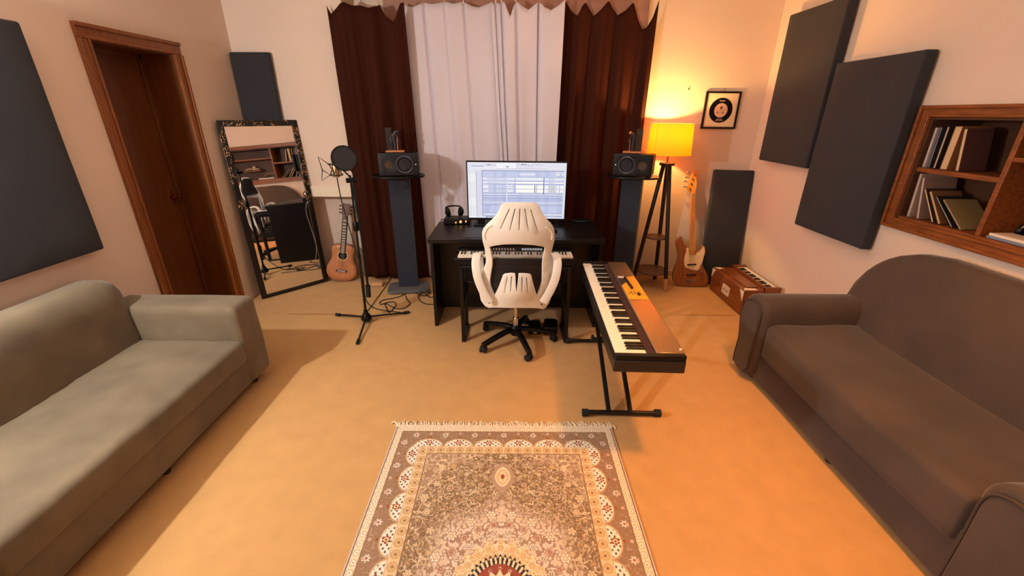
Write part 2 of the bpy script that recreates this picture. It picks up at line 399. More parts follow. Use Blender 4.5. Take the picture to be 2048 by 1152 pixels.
book(2.352,z2,.013,.205,.17,-35,(60,44,36),MPAPER,'tan-paged brown book leaning in the middle of the lower row')
book(2.312,z2,.014,.200,.17,-37,(120,84,54),MPAPER,'tan book leaning on the brown one in the lower row')
book(2.238,z2,.009,.205,.17,-47,(30,28,30),MPAPER2,'thin black booklet leaning steeply in the lower shelf row')
book(2.190,z2,.008,.200,.18,-49,(138,120,78),MPAPER2,'thin booklet with yellow-green cover leaning lowest at the row end')
hp=empty('headphones',(XR+.175,1.94,NZ0+.021),0,'tan headband headphones lying in the right bookshelf bay','headphones')
M().tube([(.02,.13,.03),(.015,.10,.075),(.01,.04,.098),(.01,-.04,.10),(.01,-.10,.078),(.02,-.13,.03)],.006,8,smooth=2,flat=(Vector((1,0,0)),.012,.005)).build('headband',mat('tan_leather',(188,150,105),.6),hp)
for s_ in (-1,1): M().lathe([(.0,-.014),(.034,-.012),(.038,0),(.03,.014),(0,.016)],20,Matrix.Translation((.035,s_*.13,.028))@Matrix.Rotation(PI/2,4,'X')).build('ear_cup',MPLAST,hp)
nb=empty('notebook',(XR+.045,1.92,NZ0+.021),0,'light blue notebook with white pages lying in the right bookshelf bay','notebook')
M().box((-.035,-.16,0),(.085,.13,.012)).build('cover',mat('light_blue_cover',(120,140,168),.5),nb,bevel=.003)
M().box((-.03,-.155,.0125),(.08,.125,.026)).build('pages',MHWHITE,nb,bevel=.002)
# small pale ornament row on the little ledge of the niche
orn=empty('driftwood_ornament',(XR+.18,1.63,1.246),0,'pale carved driftwood ornament on the small inner ledge of the niche','ornament')
M().tube([(0,-.13,.02),(0,-.05,.035),(.01,.02,.02),(0,.12,.03)],.014,8,smooth=2).build('branch',MPAPER,orn)
M().sphere((0,.03,.055),.03,10,sc=(.7,1,1)).build('shell',MPAPER,orn)
# ------------------------------------------------------------------ curtains
def curtain(top,bl,br,zb,Y,mt,label,nf,amp,seed,name='curtain',cw=.02,pl=.03):
    """top: list of (x,z) of the hooked, sagging hem; bl/br: bottom corner x"""
    xs=[p[0] for p in top]; U=260; V=46; m=M(); pk=[top[i][0] for i in range(1,len(top)-1) if top[i][1]>top[i-1][1] and top[i][1]>=top[i+1][1]]
    vs=[]; x0,x1=xs[0],xs[-1]
    for j in range(V+1):
        t=j/V
        for i in range(U+1):
            u=i/U; x=x0+(x1-x0)*u
            zt=np.interp(x,xs,[p[1] for p in top])
            xb=bl+(br-bl)*u
            z=zt+(zb-zt)*t; tt=(2.5-z)/(2.5-zb); xx=x+(xb-x)*max(tt,0)
            ph=u*nf*2*PI+seed
            n=noise.noise(Vector((u*5+seed,z*.5,seed)))
            f=amp*(.35+.65*min(1,tt*2.5))*(math.sin(ph+1.2*n)+.35*math.sin(2.3*ph+seed+2*n))
            f+=.012*noise.noise(Vector((u*3,z*1.5,seed+9)))
            x_=x+.02*noise.noise(Vector((x*4,z*.7,seed)))*tt
            for hx in pk: f+=pl*(.6+.6*math.sin(hx*37))*math.exp(-((x_-hx)/cw)**2)
            vs.append((xx+.35*f*math.cos(ph),Y+f,z))
    fs=[(j*(U+1)+i,j*(U+1)+i+1,(j+1)*(U+1)+i+1,(j+1)*(U+1)+i) for j in range(V) for i in range(U)]
    m.add(vs,fs); o=m.build(name,mt,None,angle=80); s_=o.modifiers.new('solid','SOLIDIFY'); s_.thickness=.0025
    tag(o,label,'curtain','curtains on the back wall')
    for i in range(1,len(top)-1):
        if top[i][1]>top[i-1][1] and top[i][1]>=top[i+1][1] and top[i][1]>2.42:
            M().tube([(top[i][0]+.0,Y-.004,top[i][1]-.01),(top[i][0],Y-.008,top[i][1]+.02),(top[i][0],Y-.002,2.525)],.0025,6).build('curtain_hook',MWIRE,o)
    return o
def cpt(L,Y):
    out=[]
    for X,Yp in L:
        p=on_plane(640+X/2.926,Yp/2.926,(0,Y,0),(0,1,0)); out.append((p.x,p.z))
    return out
brL=cpt([(35,30),(45,50),(65,80),(100,45),(135,10),(175,28),(240,35),(290,48),(345,22),(365,60),(385,95),(430,130),(448,100),(468,18),(490,15)],4.09)
whL=cpt([(472,16),(490,28),(510,38),(545,40),(600,12),(650,22),(690,18),(727,8),(780,20),(838,8),(890,35),(930,42),(1000,14),(1008,12)],4.19)
whR=cpt([(1000,14),(1018,30),(1030,12),(1048,30),(1062,10),(1078,20),(1110,105),(1145,8),(1180,40),(1218,62),(1285,10),(1310,45),(1350,66),(1400,35),(1434,4)],4.20)
brR=cpt([(1420,8),(1436,5),(1470,60),(1505,95),(1530,40),(1555,12),(1580,60),(1605,95),(1640,60),(1690,2),(1712,50),(1745,88),(1790,60),(1835,12),(1860,110),(1890,170),(1915,162),(1950,90),(1985,0)],4.25)
curtain(brL,-1.502,-.865,.045,4.085,MCURB,'dark brown velvet curtain at the left of the window, behind the left monitor speaker',3,.026,1.3,cw=.05)
curtain(whL,-.90,-.03,.03,4.20,MCURW,'white sheer curtain, wider left half behind the computer screen',2.2,.010,4.1,cw=.013,pl=.034)
curtain(whR,-.05,.40,.03,4.165,MCURW,'white sheer curtain, narrower right half with a bunched left edge',1.6,.009,2.2,cw=.012,pl=.034)
curtain(brR,.36,1.21,.03,4.25,MCURB,'dark brown velvet curtain at the right of the window, beside the lamp',4,.030,5.7,cw=.045)
cr=empty('curtain_rod',(0,4.21,2.53),0,'thin metal curtain rod across the top of the window','curtain rod')
M().cyl((-1.66,0,0),(1.3,0,0),.009,n=12).build('rod',MCHROME,cr)
for x in (-1.3,-.28,.95):
    M().cyl((x,0,0),(x,.118,0),.006,n=8).build('bracket',MCHROME,cr)
    cr.children[-1].name='bracket'
M().sphere((-1.67,0,0),.018).build('finial',MCHROME,cr); M().sphere((1.31,0,0),.018).build('finial',MCHROME,cr)
# ------------------------------------------------------------------ standing mirror
A=Vector((-2.345,3.610,0)); B=Vector((-1.918,4.090,0)); ux=(B-A).normalized(); nrm=Vector((ux.y,-ux.x,0))  # nrm towards room
W_=(B-A).length; HM=1.555
uz=(Vector((0,0,HM))-nrm*.102).normalized(); ny=uz.cross(ux).normalized()*-1
mr=empty('standing_mirror',(0,0,0),0,'tall mirror in a black frame with gold floral print, leaning in the left corner','mirror')
mr.matrix_world=Matrix(((ux.x,-ny.x,uz.x,A.x),(ux.y,-ny.y,uz.y,A.y),(ux.z,-ny.z,uz.z,.006),(0,0,0,1)))
if mr.matrix_world.to_3x3().determinant()<0:
    mr.matrix_world=Matrix(((ux.x,ny.x,uz.x,A.x),(ux.y,ny.y,uz.y,A.y),(ux.z,ny.z,uz.z,.006),(0,0,0,1)))
# local: x along width, z up, -y towards the room (checked below)
sgn=-1 if (mr.matrix_world.to_3x3()@Vector((0,-1,0))).dot(nrm)>0 else 1
MFLOW=mat('black_gold_floral',(16,14,14),.3)
def flow():
    nt=MFLOW.node_tree;N=nt.nodes;L=nt.links;b=N['Principled BSDF']
    tc=N.new('ShaderNodeTexCoord'); v=N.new('ShaderNodeTexVoronoi'); v.inputs['Scale'].default_value=95; L.new(tc.outputs['Object'],v.inputs['Vector'])
    lt=N.new('ShaderNodeMath'); lt.operation='LESS_THAN'; lt.inputs[1].default_value=.33; L.new(v.outputs['Distance'],lt.inputs[0])
    n=N.new('ShaderNodeTexNoise'); n.inputs['Scale'].default_value=14; L.new(tc.outputs['Object'],n.inputs['Vector'])
    g=N.new('ShaderNodeMath'); g.operation='GREATER_THAN'; g.inputs[1].default_value=.50; L.new(n.outputs['Fac'],g.inputs[0])
    sp=N.new('ShaderNodeSeparateXYZ'); L.new(tc.outputs['Object'],sp.inputs[0])
    z=N.new('ShaderNodeMath'); z.operation='GREATER_THAN'; z.inputs[1].default_value=.80; L.new(sp.outputs['Z'],z.inputs[0])
    m1=N.new('ShaderNodeMath'); m1.operation='MULTIPLY'; L.new(lt.outputs[0],m1.inputs[0]); L.new(g.outputs[0],m1.inputs[1])
    m2=N.new('ShaderNodeMath'); m2.operation='MULTIPLY'; L.new(m1.outputs[0],m2.inputs[0]); L.new(z.outputs[0],m2.inputs[1])
    mx=N.new('ShaderNodeMix'); mx.data_type='RGBA'; mx.inputs['A'].default_value=(*lin((18,15,15)),1); mx.inputs['B'].default_value=(*lin((235,180,130)),1)
    L.new(m2.outputs[0],mx.inputs['Factor']); L.new(mx.outputs['Result'],b.inputs['Base Color'])
flow()
fw=.048
def my(a,b): return (min(sgn*a,sgn*b),max(sgn*a,sgn*b))
y0,y1=my(0,.022)
M().box((0,y0,0),(fw,y1,HM)).build('frame_rail',MFLOW,mr,bevel=.005)
M().box((W_-fw,y0,0),(W_,y1,HM)).build('frame_rail',MFLOW,mr,bevel=.005)
M().box((fw,y0,0),(W_-fw,y1,.03)).build('frame_rail',MFLOW,mr,bevel=.005)
M().box((fw,y0,HM-.05),(W_-fw,y1,HM)).build('frame_rail',MFLOW,mr,bevel=.005)
y2,y3=my(.003,.010)
M().box((fw-.002,y2,.028),(W_-fw+.002,y3,HM-.048)).build('mirror_glass',MGLASS,mr,smooth=False)
y4,y5=my(-.006,.002)
M().box((.01,y4,.01),(W_-.01,y5,HM-.01)).build('backing_board',MPBACK,mr)
# ------------------------------------------------------------------ desk
dk=empty('desk',(.03,3.4,0),0,'black rectangular studio desk under the computer screen','desk')
def dp(name,a,b,mt=MBLACK,bev=.003): return M().box((a[0]-.03,a[1]-3.4,a[2]),(b[0]-.03,b[1]-3.4,b[2])).build(name,mt,dk,bevel=bev)
dp('desktop',(-.64,3.075,.712),(.70,3.73,.748)); dp('side_panel',(-.632,3.095,0),(-.605,3.71,.712)); dp('side_panel',(.665,3.095,0),(.692,3.71,.712))
dp('modesty_panel',(-.605,3.36,.05),(.665,3.385,.712)); dp('cross_rail',(-.605,3.68,.55),(.665,3.70,.712))
# monitor
mo=empty('computer_monitor',(.033,3.56,.748),math.radians(-1.5),'large widescreen monitor showing a music arranging program, on the black desk','monitor')
MWd,MZ0,MZ1=.415,.035,.52
M().box((-MWd,-.012,MZ0),(MWd,.018,MZ1)).build('housing',MPLAST,mo,bevel=.004)
M().box((-.28,.018,.10),(.28,.055,.40)).build('rear_cover',MPLAST,mo,bevel=.012)
bz=.011
def screen():
    W,Hh=520,290
    u,v=np.meshgrid((np.arange(W)+.5)/W,(np.arange(Hh)+.5)/Hh)
    X=105+u*1555; Y=150+v*860
    C=np.zeros((Hh,W,3)); C[:]=(222,224,236)
    def R(x0,y0,x1,y1,c):
        m=(X>=x0)&(X<x1)&(Y>=y0)&(Y<y1); C[m]=c
    R(105,150,1660,250,(226,226,238)); R(560,160,870,235,(240,240,248)); R(160,200,360,212,(170,175,205)); R(160,235,310,246,(240,240,250))
    for x in (190,220,250,290,320,345): R(x,203,x+16,210,(120,125,160))
    R(380,182,560,188,(170,170,190)); R(420,180,470,192,(110,110,130)); R(310,228,550,240,(238,236,240)); R(620,200,650,228,(255,255,255)); R(715,205,755,218,(60,62,80))
    for x in range(880,1280,26): R(x,172+((x*7)%20),x+9,182+((x*7)%20),(80,85,110))
    R(960,170,985,184,(40,42,60)); R(1005,170,1020,184,(40,42,60))
    for x in range(885,1130,30): R(x,196,x+4,236,(180,182,200))
    R(555,238,1370,243,(150,155,185))
    R(120,285,235,1000,(242,242,244))
    for k in range(34): R(125,292+k*20.6,228,297+k*20.6,(196,196,206)); R(125,292+k*20.6,150,297+k*20.6,(150,150,170))
    R(235,280,245,985,(170,176,205)); R(245,285,330,975,(216,216,232)); R(330,265,345,975,(140,150,195))
    R(340,270,1625,985,(197,204,232))
    for x in range(345,1620,14):
        R(x,266,x+7,280,(90,100,140))
    for x0,x1 in ((515,560),(650,720),(900,960),(1180,1240),(1330,1400),(1530,1625)): R(x0,282,x1,985,(186,195,228))
    def row(y0,y1,c): R(345,y0,1625,y1,c)
    for y in (368,410,425,470,546,606,648,690,720,742,772,800,928,975): row(y,y+5,(120,130,175))
    for k in range(8): row(620+k*17,622+k*17,(165,174,212))
    R(925,310,1170,340,(232,234,244)); 
    for x in (965,1010,1040,1085): R(x,312,x+6,338,(190,195,220))
    R(1495,285,1625,300,(225,228,240)); R(1495,312,1625,338,(235,236,245)); R(1570,312,1580,338,(110,120,170))
    row(376,408,(228,230,242)); row(412,424,(214,218,236)); row(438,468,(236,237,246))
    for y in (380,442):
        for x in range(420,715,24): R(x,y+4,x+8,y+20,(120,128,165))
        for x in (1390,1415,1440,1465): R(x,y,x+6,y+26,(110,120,160))
    R(865,378,1310,404,(238,239,248)); R(865,438,1310,466,(250,250,250))
    for y0,y1 in ((488,545),(552,604)):
        R(345,y0,430,y1-8,(240,240,248)); R(345,y0+14,430,y0+18,(110,118,160)); R(735,y0+4,825,y1-8,(240,240,248)); R(735,y0+22,825,y0+26,(120,128,165))
        R(868,y0,1310,y1,(252,250,242)); R(1168,y0,1178,y1,(60,66,96)); R(1198,y0,1206,y1,(60,66,96))
        for x in (568,592,628,664,690): R(x,y0+4,x+12,y1-6,(236,238,246)); R(x+12,y0+4,x+16,y1-6,(80,88,125))
        R(1325,y0,1625,y1,(240,240,246))
        for x in (1390,1412,1440,1462,1480,1506,1560): R(x,y0+2,x+7,y1-4,(70,76,105))
    R(1306,370,1318,640,(80,95,165)); R(715,370,735,985,(214,220,240)); R(855,370,862,606,(120,130,175))
    row(630,645,(220,223,238)); row(752,768,(222,225,240)); R(1180,752,1190,768,(120,125,160)); row(935,958,(225,228,240))
    for k in range(7): R(365,805+k*19,480-8*k,811+k*19,(150,160,205))
    for x in (385,410,440,468,490,515): R(x,985,x+12,1008,(40,44,66))
    R(1400,985,1610,1005,(246,246,250)); 
    for x in range(1420,1600,24): R(x,988,x+8,998,(120,125,150))
    return C,W,Hh
C,W,Hh=screen()
x0s,x1s,z0s,z1s=-MWd+bz,MWd-bz,MZ0+.018,MZ1-bz
vx=np.linspace(x0s,x1s,W+1); vz=np.linspace(z1s,z0s,Hh+1)
def grid_mesh(name,GX,GY,GZ,C,attr):
    nr,nc=C.shape[:2]; me=bpy.data.meshes.new(name); nv=(nr+1)*(nc+1)
    co=np.stack([GX,GY,GZ],-1).reshape(-1,3); me.vertices.add(nv); me.vertices.foreach_set('co',co.ravel())
    i,j=np.meshgrid(np.arange(nr),np.arange(nc),indexing='ij'); a=i*(nc+1)+j; q=np.stack([a,a+nc+1,a+nc+2,a+1],-1).reshape(-1,4)
    me.loops.add(q.size); me.polygons.add(len(q)); me.loops.foreach_set('vertex_index',q.ravel().astype(np.int32)); me.polygons.foreach_set('loop_start',(np.arange(len(q))*4).astype(np.int32)); me.polygons.foreach_set('loop_total',np.full(len(q),4,np.int32))
    me.update(calc_edges=True)
    c=np.clip(C/255.,0,1); c=np.where(c<=.04045,c/12.92,((c+.055)/1.055)**2.4).reshape(-1,3)
    ca=me.color_attributes.new(attr,'FLOAT_COLOR','CORNER'); arr=np.ones((len(q),4,4),np.float32); arr[:,:,:3]=c[:,None,:]; ca.data.foreach_set('color',arr.ravel())
    return me
GX,GZ=np.meshgrid(vx,vz); me=grid_mesh('screen',GX,np.full_like(GX,-.0135),GZ,C,'Col')
me.materials.append(vcol_mat('screen_glow','Col',.3,1.0)); so=bpy.data.objects.new('screen',me); COL.objects.link(so); so.parent=mo
for s_ in (-1,1): M().box((s_*.30-.055,-.09,0),(s_*.30+.055,.09,.010)).box((s_*.30-.03,-.012,.01),(s_*.30+.03,.012,.045)).build('foot',MPLAST,mo,bevel=.003)
# desk items
tag(M().box((-.375,3.11,.748),(.385,3.40,.752)).build('desk_mat',mat('desk_mat_grey',(44,46,52),.55),bevel=.0015,seg=1),'thin dark grey desk mat on the front of the desk behind the chair','desk mat')
ms=empty('computer_mouse',(.33,3.30,.752),.2,'small dark computer mouse at the right end of the desk mat','mouse')
M().sphere((0,0,.006),.05,16,sc=(.55,1,.42)).build('shell',MPLAST,ms); M().cyl((0,.022,.022),(0,.030,.027),.004,n=8).build('scroll_wheel',MCHROME,ms)
ai=empty('audio_interface',(-.475,3.60,.748),0,'small black audio interface with glowing orange knobs on the desk by the screen','audio interface')
M().box((-.11,-.07,0),(.11,.07,.045)).build('case',MPLAST,ai,bevel=.004)
MORG=mat('glowing_knob',(255,190,120),.4,emit=((255,190,120),.8))
for x,z,r in ((-.005,.017,.006),(.035,.024,.011),(.08,.028,.007)): M().cyl((x,-.07,z),(x,-.082,z),r,n=14).build('knob',MORG,ai)
h2=empty('headphones',(-.50,3.60,.794),.3,'black over-ear headphones resting on the audio interface','headphones')
for s_ in (-1,1):
    M().lathe([(.0,-.02),(.03,-.018),(.04,-.01),(.04,.006),(.03,.018),(0,.02)],22,Matrix.Translation((s_*.055,0,.045))@Matrix.Rotation(math.radians(90+s_*8),4,'Y')).build('ear_cup',MPLAST,h2)
    M().lathe([(.0,.016),(.018,.02),(.020,.024),(0,.026)],16,Matrix.Translation((s_*.055,0,.045))@Matrix.Rotation(s_*PI/2,4,'Y')).build('ear_plate',MCHROME,h2)
M().tube([(-.07,.0,.05),(-.065,.03,.078),(-.03,.06,.085),(.03,.06,.085),(.065,.03,.078),(.07,0,.05)],.008,8,smooth=2,flat=(Vector((0,1,0)),.012,.006)).build('headband',MPLAST,h2)
bx=empty('external_drive',(.60,3.66,.748),.05,'small flat black box with pale markings on the right rear of the desk','drive')
M().box((-.075,-.045,0),(.075,.045,.022)).build('case',MPLAST,bx,bevel=.004)
m=M()
for k in range(7): m.box((-.05+k*.012,-.0462,.010),(-.05+k*.012+.006,-.0449,.013))
m.build('marking',mat('grey_print',(130,130,135),.5),bx)
tag(M().tube([(-.56,3.60,.77),(-.62,3.62,.755),(-.655,3.60,.735),(-.665,3.57,.60),(-.67,3.60,.2),(-.68,3.55,.005)],.003,6,smooth=2).build('cable',mat('white_cable',(225,215,205),.5)),'thin white cable running off the left rear edge of the desk','cable')
# ------------------------------------------------------------------ keyboards
def keys(parent,nw,pw,kl,bl,first,axis='x',z=0,hw=.012,hb=.022,gap=.0012):
    """white keys along local x from 0, key front at y=0, back at y=kl. first: index in C..B of first white key"""
    wm=M().box((gap/2,0,0),(pw-gap/2,kl,hw)).build('white_key',MIV,parent,bevel=.0008,seg=1,loc=(0,0,z))
    bm=M().add([(-.0055,kl-bl,0),(.0055,kl-bl,0),(.0055,kl,0),(-.0055,kl,0),(-.0045,kl-bl+.008,hb),(.0045,kl-bl+.008,hb),(.0045,kl,hb),(-.0045,kl,hb)],[(0,3,2,1),(4,5,6,7),(0,1,5,4),(1,2,6,5),(2,3,7,6),(3,0,4,7)]).build('black_key',MEB,parent,bevel=.0008,seg=1)
    wm.location=(0,0,z); fb=True
    for i in range(1,nw): dup(wm,parent,(i*pw,0,z))
    for i in range(nw-1):
        d=(first+i)%7
        if d in (0,1,3,4,5):
            if fb: bm.location=((i+1)*pw,0,z); fb=False
            else: dup(bm,parent,((i+1)*pw,0,z))
# MIDI keyboard on its stand
mk=empty('midi_keyboard',(.023,2.845,.615),0,'compact black keyboard controller with pads on a stand in front of the desk','keyboard')
m=M().box((-.435,0,0),(.435,.245,.055)); m.build('case',MPLAST,mk,bevel=.006)
kr=empty('key_bed',(-.411,.008,.056),0); kr.parent=mk; kr.location=(-.411,.010,.056)
keys(mk,36,.822/36,.125,.080,0)
for o in [c for c in mk.children if c.name.startswith(('white_key','black_key'))]:
    o.location=(o.location.x-.411,.012,.056)
bpy.data.objects.remove(kr)
M().box((-.43,.145,.055),(.43,.24,.072)).build('control_panel',MPLAST,mk,bevel=.003)
MPAD=mat('lit_pad',(205,222,240),.4,emit=((200,222,245),.35))
pd=M().box((-.008,-.008,0),(.008,.008,.004)).build('pad',MPAD,mk,bevel=.001,seg=1); pd.location=(.055,.165,.072)
for r_ in range(2):
    for k in range(8):
        if r_ or k: dup(pd,mk,(.055+k*.0195,.165+r_*.0195,.072))
kb=M().lathe([(.006,0),(.005,.009),(0,.0095)],12).build('knob',MHWHITE,mk); kb.location=(-.16,.168,.072)
for k in range(1,8): dup(kb,mk,(-.16+k*.021,.168,.072))
M().box((-.40,.160,.072),(-.35,.20,.077)).build('wheel_block',MPLAST,mk,bevel=.003)
ks=empty('keyboard_stand',(.023,2.95,0),0,'black flat-sided stand carrying the keyboard controller behind the chair','stand')
for s_ in (-1,1):
    M().box((s_*.39-.014,-.115,.012),(s_*.39+.014,-.08,.612)).build('leg',MBLACK,ks,bevel=.003)
    M().box((s_*.39-.014,.115,.012),(s_*.39+.014,.15,.612)).build('leg',MBLACK,ks,bevel=.003)
    M().box((s_*.39-.016,-.12,0),(s_*.39+.016,.17,.02)).build('foot',MRUB,ks,bevel=.004)
    M().box((s_*.39-.014,-.08,.32),(s_*.39+.014,.115,.40)).build('side_brace',MBLACK,ks,bevel=.003)
M().box((-.376,.12,.30),(.376,.14,.41)).build('cross_panel',MBLACK,ks,bevel=.003)
M().box((-.40,-.11,.595),(.40,.15,.614)).build('top_board',MBLACK,ks,bevel=.003)
# ------------------------------------------------------------------ stage piano
PA=math.radians(-1.9)
pn=empty('stage_piano',(.640,2.265,.545),PA,'long black 88-key stage piano on a folding stand to the right of the desk','piano')
# local: y along length (far +), x across, keys at -x side
M().box((-.16,-.652,0),(.16,.652,.062)).build('case',mat('piano_case',(26,22,21),.38),pn,bevel=.006)
M().box((-.156,-.652,.0625),(.158,-.627,.090)).build('end_block',MPLAST,pn,bevel=.005)
M().box((-.156,.627,.0625),(.158,.652,.090)).build('end_block',MPLAST,pn,bevel=.005)
M().box((-.008,-.627,.0625),(.030,.627,.080)).build('key_slip',MFELT,pn,bevel=.002)
M().box((.030,-.627,.0625),(.158,.627,.0925)).build('control_panel',MPIANO,pn,bevel=.004)
M().box((-.160,-.627,.0625),(-.150,.627,.074)).build('front_rail',MPLAST,pn,bevel=.002)
kh=empty('keys_tmp',(0,0,0)); keys(kh,52,1.252/52,.140,.090,5,hw=.016,hb=.027)
R_=Matrix.Rotation(-PI/2,4,'Z')
for o in list(kh.children):
    x=o.location.x; o.parent=pn; o.rotation_euler=(0,0,-PI/2); o.location=(-.149,.626-x,.0625)
bpy.data.objects.remove(kh)
# after rotation local key y (depth) -> +x
M().box((.036,.10,.0925),(.150,.345,.0935)).build('display_area',mat('panel_black_print',(34,30,32),.3),pn)
M().add([(.036,.10,.0937),(.036,.17,.0937),(.085,.245,.0937),(.085,.32,.0937),(.150,.345,.0937),(.150,-.04,.0937),(.036,-.04,.0937)],[(6,5,4,3,2,1,0)]).build('orange_reflection',MGOLD,pn,smooth=False)  # lamp glow reflected in the panel, painted as a flat orange patch
for k in range(4): M().box((.042+k*.012,.30,.0935),(.050+k*.012,.335,.0955)).build('lit_button',MDISP,pn,bevel=.0006,seg=1)
kk=M().lathe([(.008,0),(.007,.014),(0,.0145)],12).build('knob',MEB,pn); kk.location=(.080,.29,.0935)
for k in range(1,9): dup(kk,pn,(.080+.001*k,.29-k*.021,.0935))
kk2=M().box((-.008,-.014,0),(.008,.014,.012)).build('selector_switch',MEB,pn,bevel=.002); kk2.location=(.108,.03,.0937)
bb=M().box((-.003,-.004,0),(.003,.004,.003)).build('button',MEB,pn); bb.location=(.07,.07,.0937)
for k in range(1,8): dup(bb,pn,(.055+.018*(k%4),.07-.022*(k//4)-.01*(k%2),.0937))
M().cyl((.145,-.60,.0925),(.145,-.60,.098),.006,n=12).build('corner_knob',MIV,pn); M().cyl((-.02,.638,.09),(-.02,.638,.10),.007,n=12).build('corner_knob',MBRASS,pn)
# its X stand
xs=empty('piano_stand',(.64,2.4,0),0,'black folding X-frame stand with floor bars under the stage piano','stand')
def xp(p): return (p[0]-.64,p[1]-2.4,p[2])
for Y in (1.99,2.83):
    M().cyl(xp((.425,Y+.004,.022)),xp((.855,Y-.004,.022)),.014,n=14).build('floor_bar',MBLACKM,xs)
    for x in (.425,.845): M().cyl(xp((x-.012,Y,.022)),xp((x+.022,Y,.022)),.0215,n=14).build('end_cap',MRUB,xs)
def sq(p0,p1,w=.013):
    return M().tube([p0,p1],w,4,smooth=0)
for x in (.565,.690): sq(xp((x,1.99,.03)),xp((x,2.80,.52)),.017).build('leg',MBLACKM,xs)
for x in (.628,): sq(xp((x,2.83,.03)),xp((x,2.02,.52)),.017).build('leg',MBLACKM,xs)
for Y in (2.02,2.80): M().cyl(xp((.50,Y,.530)),xp((.78,Y,.530)),.0145,n=12).build('top_bar',MRUB,xs)
M().cyl(xp((.555,2.41,.28)),xp((.70,2.41,.28)),.010,n=12).build('pivot_bolt',MBLACKM,xs)
M().lathe([(.006,0),(.006,.012),(.020,.014),(.022,.028),(.014,.032),(0,.032)],10,Matrix.Translation(xp((.548,2.41,.28)))@Matrix.Rotation(-PI/2,4,'Y')).build('knob',MRUB,xs)
# ------------------------------------------------------------------ office chair
ch=empty('office_chair',(.03,2.86,0),0,'white plastic shell office chair on a black five-star base facing the desk','chair')
CP=Vector((0,2.66,.40)); CT=Vector((0,2.58,1.10)); cd=(CT-CP).normalized(); cn=Vector((0,cd.z,-cd.y)) # plane normal
def cpx(X,Y,s=4.8,ox=930,oy=400):
    p=on_plane(ox+X/s,oy+Y/s,CP,cn); return (p.x,(p-CP).dot(cd))
def cfn(a,b):     # a=x, b=height along the back; curved shell
    x=a-.03; y=0.0
    t=b/.70
    y+= .55*x*x*2.2                         # wraps forward at the sides
    if b>.40: y+= -.03*math.sin(min(1,(b-.40)/.25)*PI)+ .05*max(0,(b-.58)/.12)**2*.5
    if b<.25 and abs(x)<.13: y+= -.05*math.sin(PI*max(0,min(1,b/.25)))*(1-abs(x)/.13)**.5
    p=CP+cd*b; return Vector((a-.03,p.y+y-2.86,p.z))
def mirrorx(L): return L
outer=[cpx(*p) for p in [(365,45),(400,38),(520,34),(650,38),(690,45),(715,75),(740,130),(780,190),(825,235),(850,275),(860,330),(860,400),(838,500),(815,580),(806,650),(815,700),(838,770),(845,830),(838,900),(832,960),(810,1020),(770,1066),(740,1068),(700,1050),(600,1035),(500,1028),(400,1032),(300,1042),(255,1050),(230,1058),(190,1046),(150,1000),(132,920),(140,850),(150,770),(165,720),(200,620),(200,560),(188,480),(170,400),(165,320),(180,275),(210,240),(260,195),(310,140),(335,90),(345,60)]]
hole=[cpx(*p) for p in [(235,455),(300,432),(380,415),(460,410),(520,410),(580,415),(660,425),(730,445),(772,462),(768,500),(752,560),(745,640),(745,740),(740,800),(722,860),(700,915),(688,932),(676,900),(660,840),(645,780),(632,718),(615,708),(560,700),(515,700),(508,760),(492,848),(486,760),(480,700),(440,698),(385,706),(368,718),(350,770),(325,840),(300,900),(284,932),(270,905),(245,850),(238,800),(245,740),(262,640),(262,560),(245,490)]]
def slot(x0,y0,x1,y1,w=5):
    d=Vector((x1-x0,y1-y0)); n=Vector((-d.y,d.x)).normalized()*w/2
    xm,ym=(x0+x1)/2,(y0+y1)/2
    L=[(x0+n.x,y0+n.y),(xm+n.x,ym+n.y),(x1+n.x*.7,y1+n.y*.7),(x1-n.x*.7,y1-n.y*.7),(xm-n.x,ym-n.y),(x0-n.x,y0-n.y)]
    return [cpx(*p) for p in L]
SL=[(427,92,342,272),(481,90,430,280),(527,90,518,278),(574,92,606,286),(630,100,692,286),(409,732,378,880),(449,726,438,858),(546,732,542,858),(587,738,601,884)]
shell=plate(outer,[hole]+[slot(*s_,w=8) for s_ in SL],.031,cfn,.016,'back_shell',MWHITE,ch,bevel=.0018)
# black fabric liner showing through the slots and a see-through net in the opening
lin_o=[cpx(*p) for p in [(380,60),(680,60),(735,200),(800,300),(790,380),(240,380),(230,300),(320,200)]]
plate(lin_o,[],.04,lambda a,b:cfn(a,b)+Vector((0,.03,0)),.012,'head_cushion',MMESH,ch)
lin_b=[cpx(*p) for p in [(375,725),(625,725),(660,900),(340,900)]]
plate(lin_b,[],.04,lambda a,b:cfn(a,b)+Vector((0,.03,0)),.012,'lumbar_cushion',MMESH,ch)
MNET=bpy.data.materials.new('sheer_black_net'); MNET.use_nodes=True
nt=MNET.node_tree; tr=nt.nodes.new('ShaderNodeBsdfTransparent'); mx=nt.nodes.new('ShaderNodeMixShader'); mx.inputs[0].default_value=.28
nt.nodes['Principled BSDF'].inputs['Base Color'].default_value=(.05,.035,.035,1); nt.nodes['Principled BSDF'].inputs['Roughness'].default_value=.8
nt.links.new(tr.outputs[0],mx.inputs[1]); nt.links.new(nt.nodes['Principled BSDF'].outputs[0],mx.inputs[2]); nt.links.new(mx.outputs[0],nt.nodes['Material Output'].inputs[0])
net_o=[cpx(*p) for p in [(228,440),(780,440),(760,800),(700,930),(284,930),(230,800)]]
plate(net_o,[],.05,lambda a,b:cfn(a,b)+Vector((0,.022,0)),.001,'mesh_net',MNET,ch)
